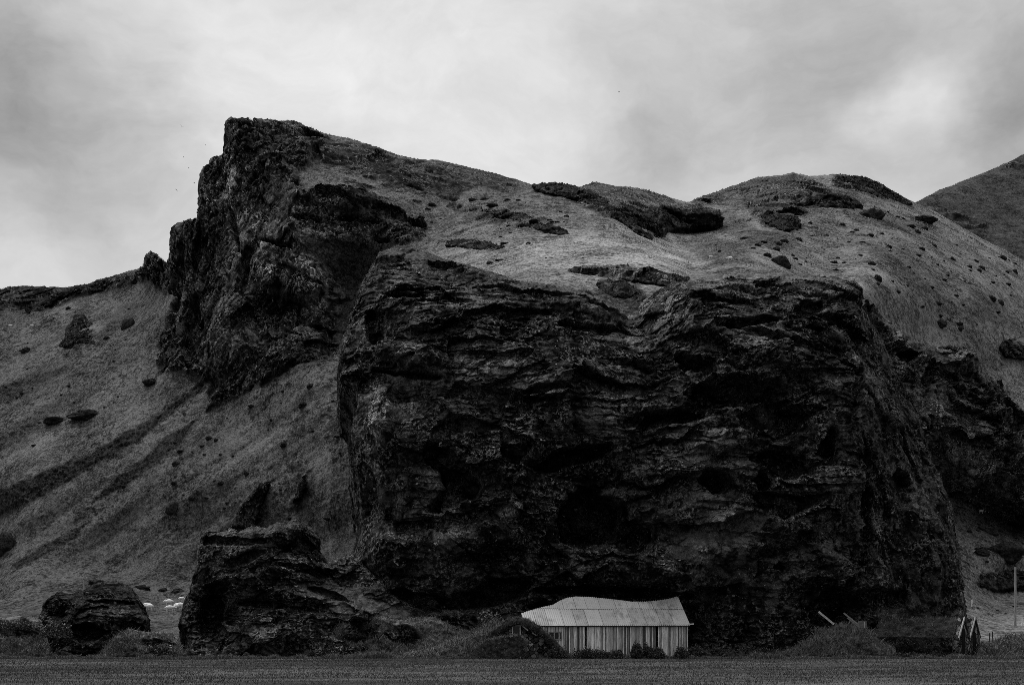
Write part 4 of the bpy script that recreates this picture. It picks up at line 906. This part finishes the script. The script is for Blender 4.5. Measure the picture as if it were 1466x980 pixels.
def bush(px, pbase, D, rx, rz, n, label, mat=LEAF, cat='bush', name='bush', size=.07, power=1.5, ry=None, group='bushes along the field edge'):
    rng = np.random.default_rng(int(px * 7 + pbase)); z0 = lz(pbase, D) if pbase else 0
    root = empty(name, (lx(px, D), D, z0)); tag(root, label, cat, group)
    VV, FF_, TT = [], [], []; off = 0; Y = ry or min(rx, 1.0)
    for k in range(7):
        f = rng.uniform(.35, .7); V, Fc, t = leaves(n // 6, rx * 1.15 * f, Y * f, rz * rng.uniform(.7, 1.2), size, rng, power)
        V = V + [rng.uniform(-1, 1) * rx * (1 - f) * 1.1, rng.uniform(-1, 1) * Y * (1 - f), 0]; VV.append(V); FF_.append(Fc + off); TT.append(t); off += len(V)
    V, Fc, t = np.concatenate(VV), np.concatenate(FF_), np.concatenate(TT); mesh_from('foliage', V, Fc, mat, False, {'tone': t}, root)
    s = MB()
    for k in range(9):
        a = rng.uniform(0, 6.28); q = rng.uniform(.3, .75); s.tube((.1 * math.cos(a), .1 * math.sin(a), -.1), (q * rx * math.cos(a), q * (ry or min(rx, 1)) * math.sin(a), rz * rng.uniform(.4, .8)), .03, .012, 5)
    s.build('stem', STEM, root)
bush(915, 940, 113.3, .95, 1.45, 3800, 'dark leafy bush in front of the middle of the barn wall')
bush(938, 940, 113.4, 1.1, 1.15, 3400, 'lower dark bush joined to the right of the middle bush before the barn')
bush(975, 940, 113.5, .75, 1.05, 2500, 'dark rounded bush at the right corner of the barn')
bush(995, 939, 115, 1.3, 1.2, 2600, 'loose scrubby bush just past the right corner of the barn')
bush(800, 941, 112.8, 1.0, 1.2, 2400, 'dark scrub between the turf hut and the barn window')
bush(838, 941, 113.0, 1.5, 1.15, 3300, 'low dark scrub before the left part of the barn wall')
bush(872, 941, 113.1, 1.3, .85, 2600, 'lowest strip of scrub before the centre of the barn wall')
bush(1030, 940, 116, 2.2, 1.0, 3000, 'wide scrub patch between the barn and the great rock foot')
bush(1085, 940, 116, 2.2, 1.3, 3000, 'dark scrub at the foot of the great rock, middle way to the mound')
bush(1320, 940, 114.5, 3.4, .5, 2000, 'thin low scrub along the side of the long turf hut')
bush(700, 893, 118.5, 1.6, 1.3, 1500, 'pale leaved plant growing against the rock above the turf hut', PALELEAF, 'plant', 'leafy_plant', .13, 2.2, .5, 'pale leaved plants')
bush(655, 915, 118.0, 1.3, 1.2, 1000, 'sparse pale leaved plant left of the turf hut', PALELEAF, 'plant', 'leafy_plant', .12, 2.6, .5, 'pale leaved plants')
bush(78, 912, 116.6, 1.6, 2.0, 1700, 'tall speckled plant beside the hump backed rock at far left', PALELEAF, 'plant', 'leafy_plant', .09, 4, .6, 'pale leaved plants')
bush(20, 900, 116.8, 2.4, 1.0, 1500, 'speckled weeds along the bank at the left edge', PALELEAF, 'plant', 'leafy_plant', .08, 5, .6, 'pale leaved plants')
bush(228, 936, 115.4, 1.7, 1.0, 1400, 'speckled plant on the small bank in the gap', PALELEAF, 'plant', 'leafy_plant', .09, 4, .5, 'pale leaved plants')
bush(470, 940, 115.6, 1.6, 1.5, 1300, 'pale speckled plant before the broad left rock', PALELEAF, 'plant', 'leafy_plant', .09, 4, .5, 'pale leaved plants')

# ------------------------------------------------------------------ grass that nobody could count
def blades(base, h, rng, lean=.5, width=.016, tone=None):
    n = len(base); h = h * rng.uniform(.55, 1.25, n); a = rng.uniform(0, 6.283, n); l = rng.uniform(.1, lean, n) * h
    ca, sa = np.cos(rng.uniform(0, 6.283, n)), np.sin(rng.uniform(0, 6.283, n)); w = width * rng.uniform(.7, 1.5, n)
    e = np.stack([ca * w, sa * w, 0 * w], 1); mid = base + np.stack([np.cos(a) * l * .35, np.sin(a) * l * .35, h * .6], 1); tip = base + np.stack([np.cos(a) * l, np.sin(a) * l, h], 1)
    V = np.stack([base - e, base + e, mid + e * .7, tip, mid - e * .7], 1).reshape(-1, 3)
    k = np.arange(n)[:, None] * 5; Fc = (k + np.arange(5)[None]).astype(np.int32)
    t = np.repeat(tone if tone is not None else rng.random(n) ** 1.6, 5); return V, Fc, t
def world_verts(o):
    me = o.data; v = np.empty(len(me.vertices) * 3, np.float32); me.vertices.foreach_get('co', v); n = np.empty_like(v); me.vertices.foreach_get('normal', n)
    bpy.context.view_layer.update(); M = np.array(o.matrix_world); v = v.reshape(-1, 3) @ M[:3, :3].T + M[:3, 3]; n = n.reshape(-1, 3) @ M[:3, :3].T; return v, n
rng = np.random.default_rng(5); parts = []
for o, n, h0, h1 in GRASS_ON:
    v, nn = world_verts(o); k = np.where(np.abs(nn[:, 2]) > .25)[0]; b = v[rng.choice(k, n)] + rng.normal(size=(n, 3)) * .03
    parts.append(blades(b - [0, 0, .04], rng.uniform(h0, h1, n), rng, 1.1))
for o in [x for x in bpy.data.objects if x.name.startswith('grassy_bank')]:
    v, nn = world_verts(o); r = np.empty(len(v), np.float32); o.data.attributes['rock'].data.foreach_get('value', r)
    k = np.where((nn[:, 2] > .12) & (r < .3) & (v[:, 1] < 119.5))[0]
    if len(k) == 0: continue
    n = min(9000, len(k)); b = v[rng.choice(k, n)] + rng.normal(size=(n, 3)) * .05
    parts.append(blades(b - [0, 0, .06], rng.uniform(.12, .45, n), rng, 1.4))
# rough strip where the mown field ends
n = 42000; x = rng.uniform(-46, 46, n); edge = 113.2 + .9 * fbm(np.stack([x / 5, 0 * x, 0 * x], 1), 1, 4, .6); y = edge + np.abs(rng.normal(0, 1.1, n))
hh = .14 + .30 * sstep(-.2, .4, fbm(np.stack([x / 2.2, 0 * x, 0 * x + 4], 1), 1, 3)) + .45 * sstep(.15, .5, fbm(np.stack([x / 3.1, 0 * x, 0 * x + 9], 1), 1, 4, .6)); parts.append(blades(np.stack([x, y, 0 * x - .03], 1), hh, rng, .9))
V = np.concatenate([p[0] for p in parts]); off = 0; FF = []
for p in parts: FF.append(p[1] + off); off += len(p[0])
g = mesh_from('wild_grass', V, np.concatenate(FF), BLADE, False, {'tone': np.concatenate([p[2] for p in parts])}); tag(g, 'rough pale grass fringing the mown field and the banks', 'grass', kind='stuff')
n = 150000; y = 68 + 46 * rng.random(n) ** .8; x = rng.uniform(-1, 1, n) * (y * .39)
P3 = np.stack([x, y, 0 * x], 1).astype(np.float32); keep = rng.random(n) < .35 + .65 * sstep(-.2, .3, fbm(P3, 3, 3, .6, stretch=(.4, 1, 1))); P3 = P3[keep]
tn = np.clip(.35 + .9 * fbm(P3, 5, 4, .65, stretch=(.4, 1, 1)) + rng.normal(0, .25, len(P3)), 0, 1)
V, Fc, t = blades(P3 - [0, 0, .05], np.full(len(P3), .13), rng, .9, .014, tn)
g = mesh_from('field_grass', V, Fc, FBLADE, False, {'tone': t}); tag(g, 'short mown grass of the dark foreground field', 'grass', kind='stuff')
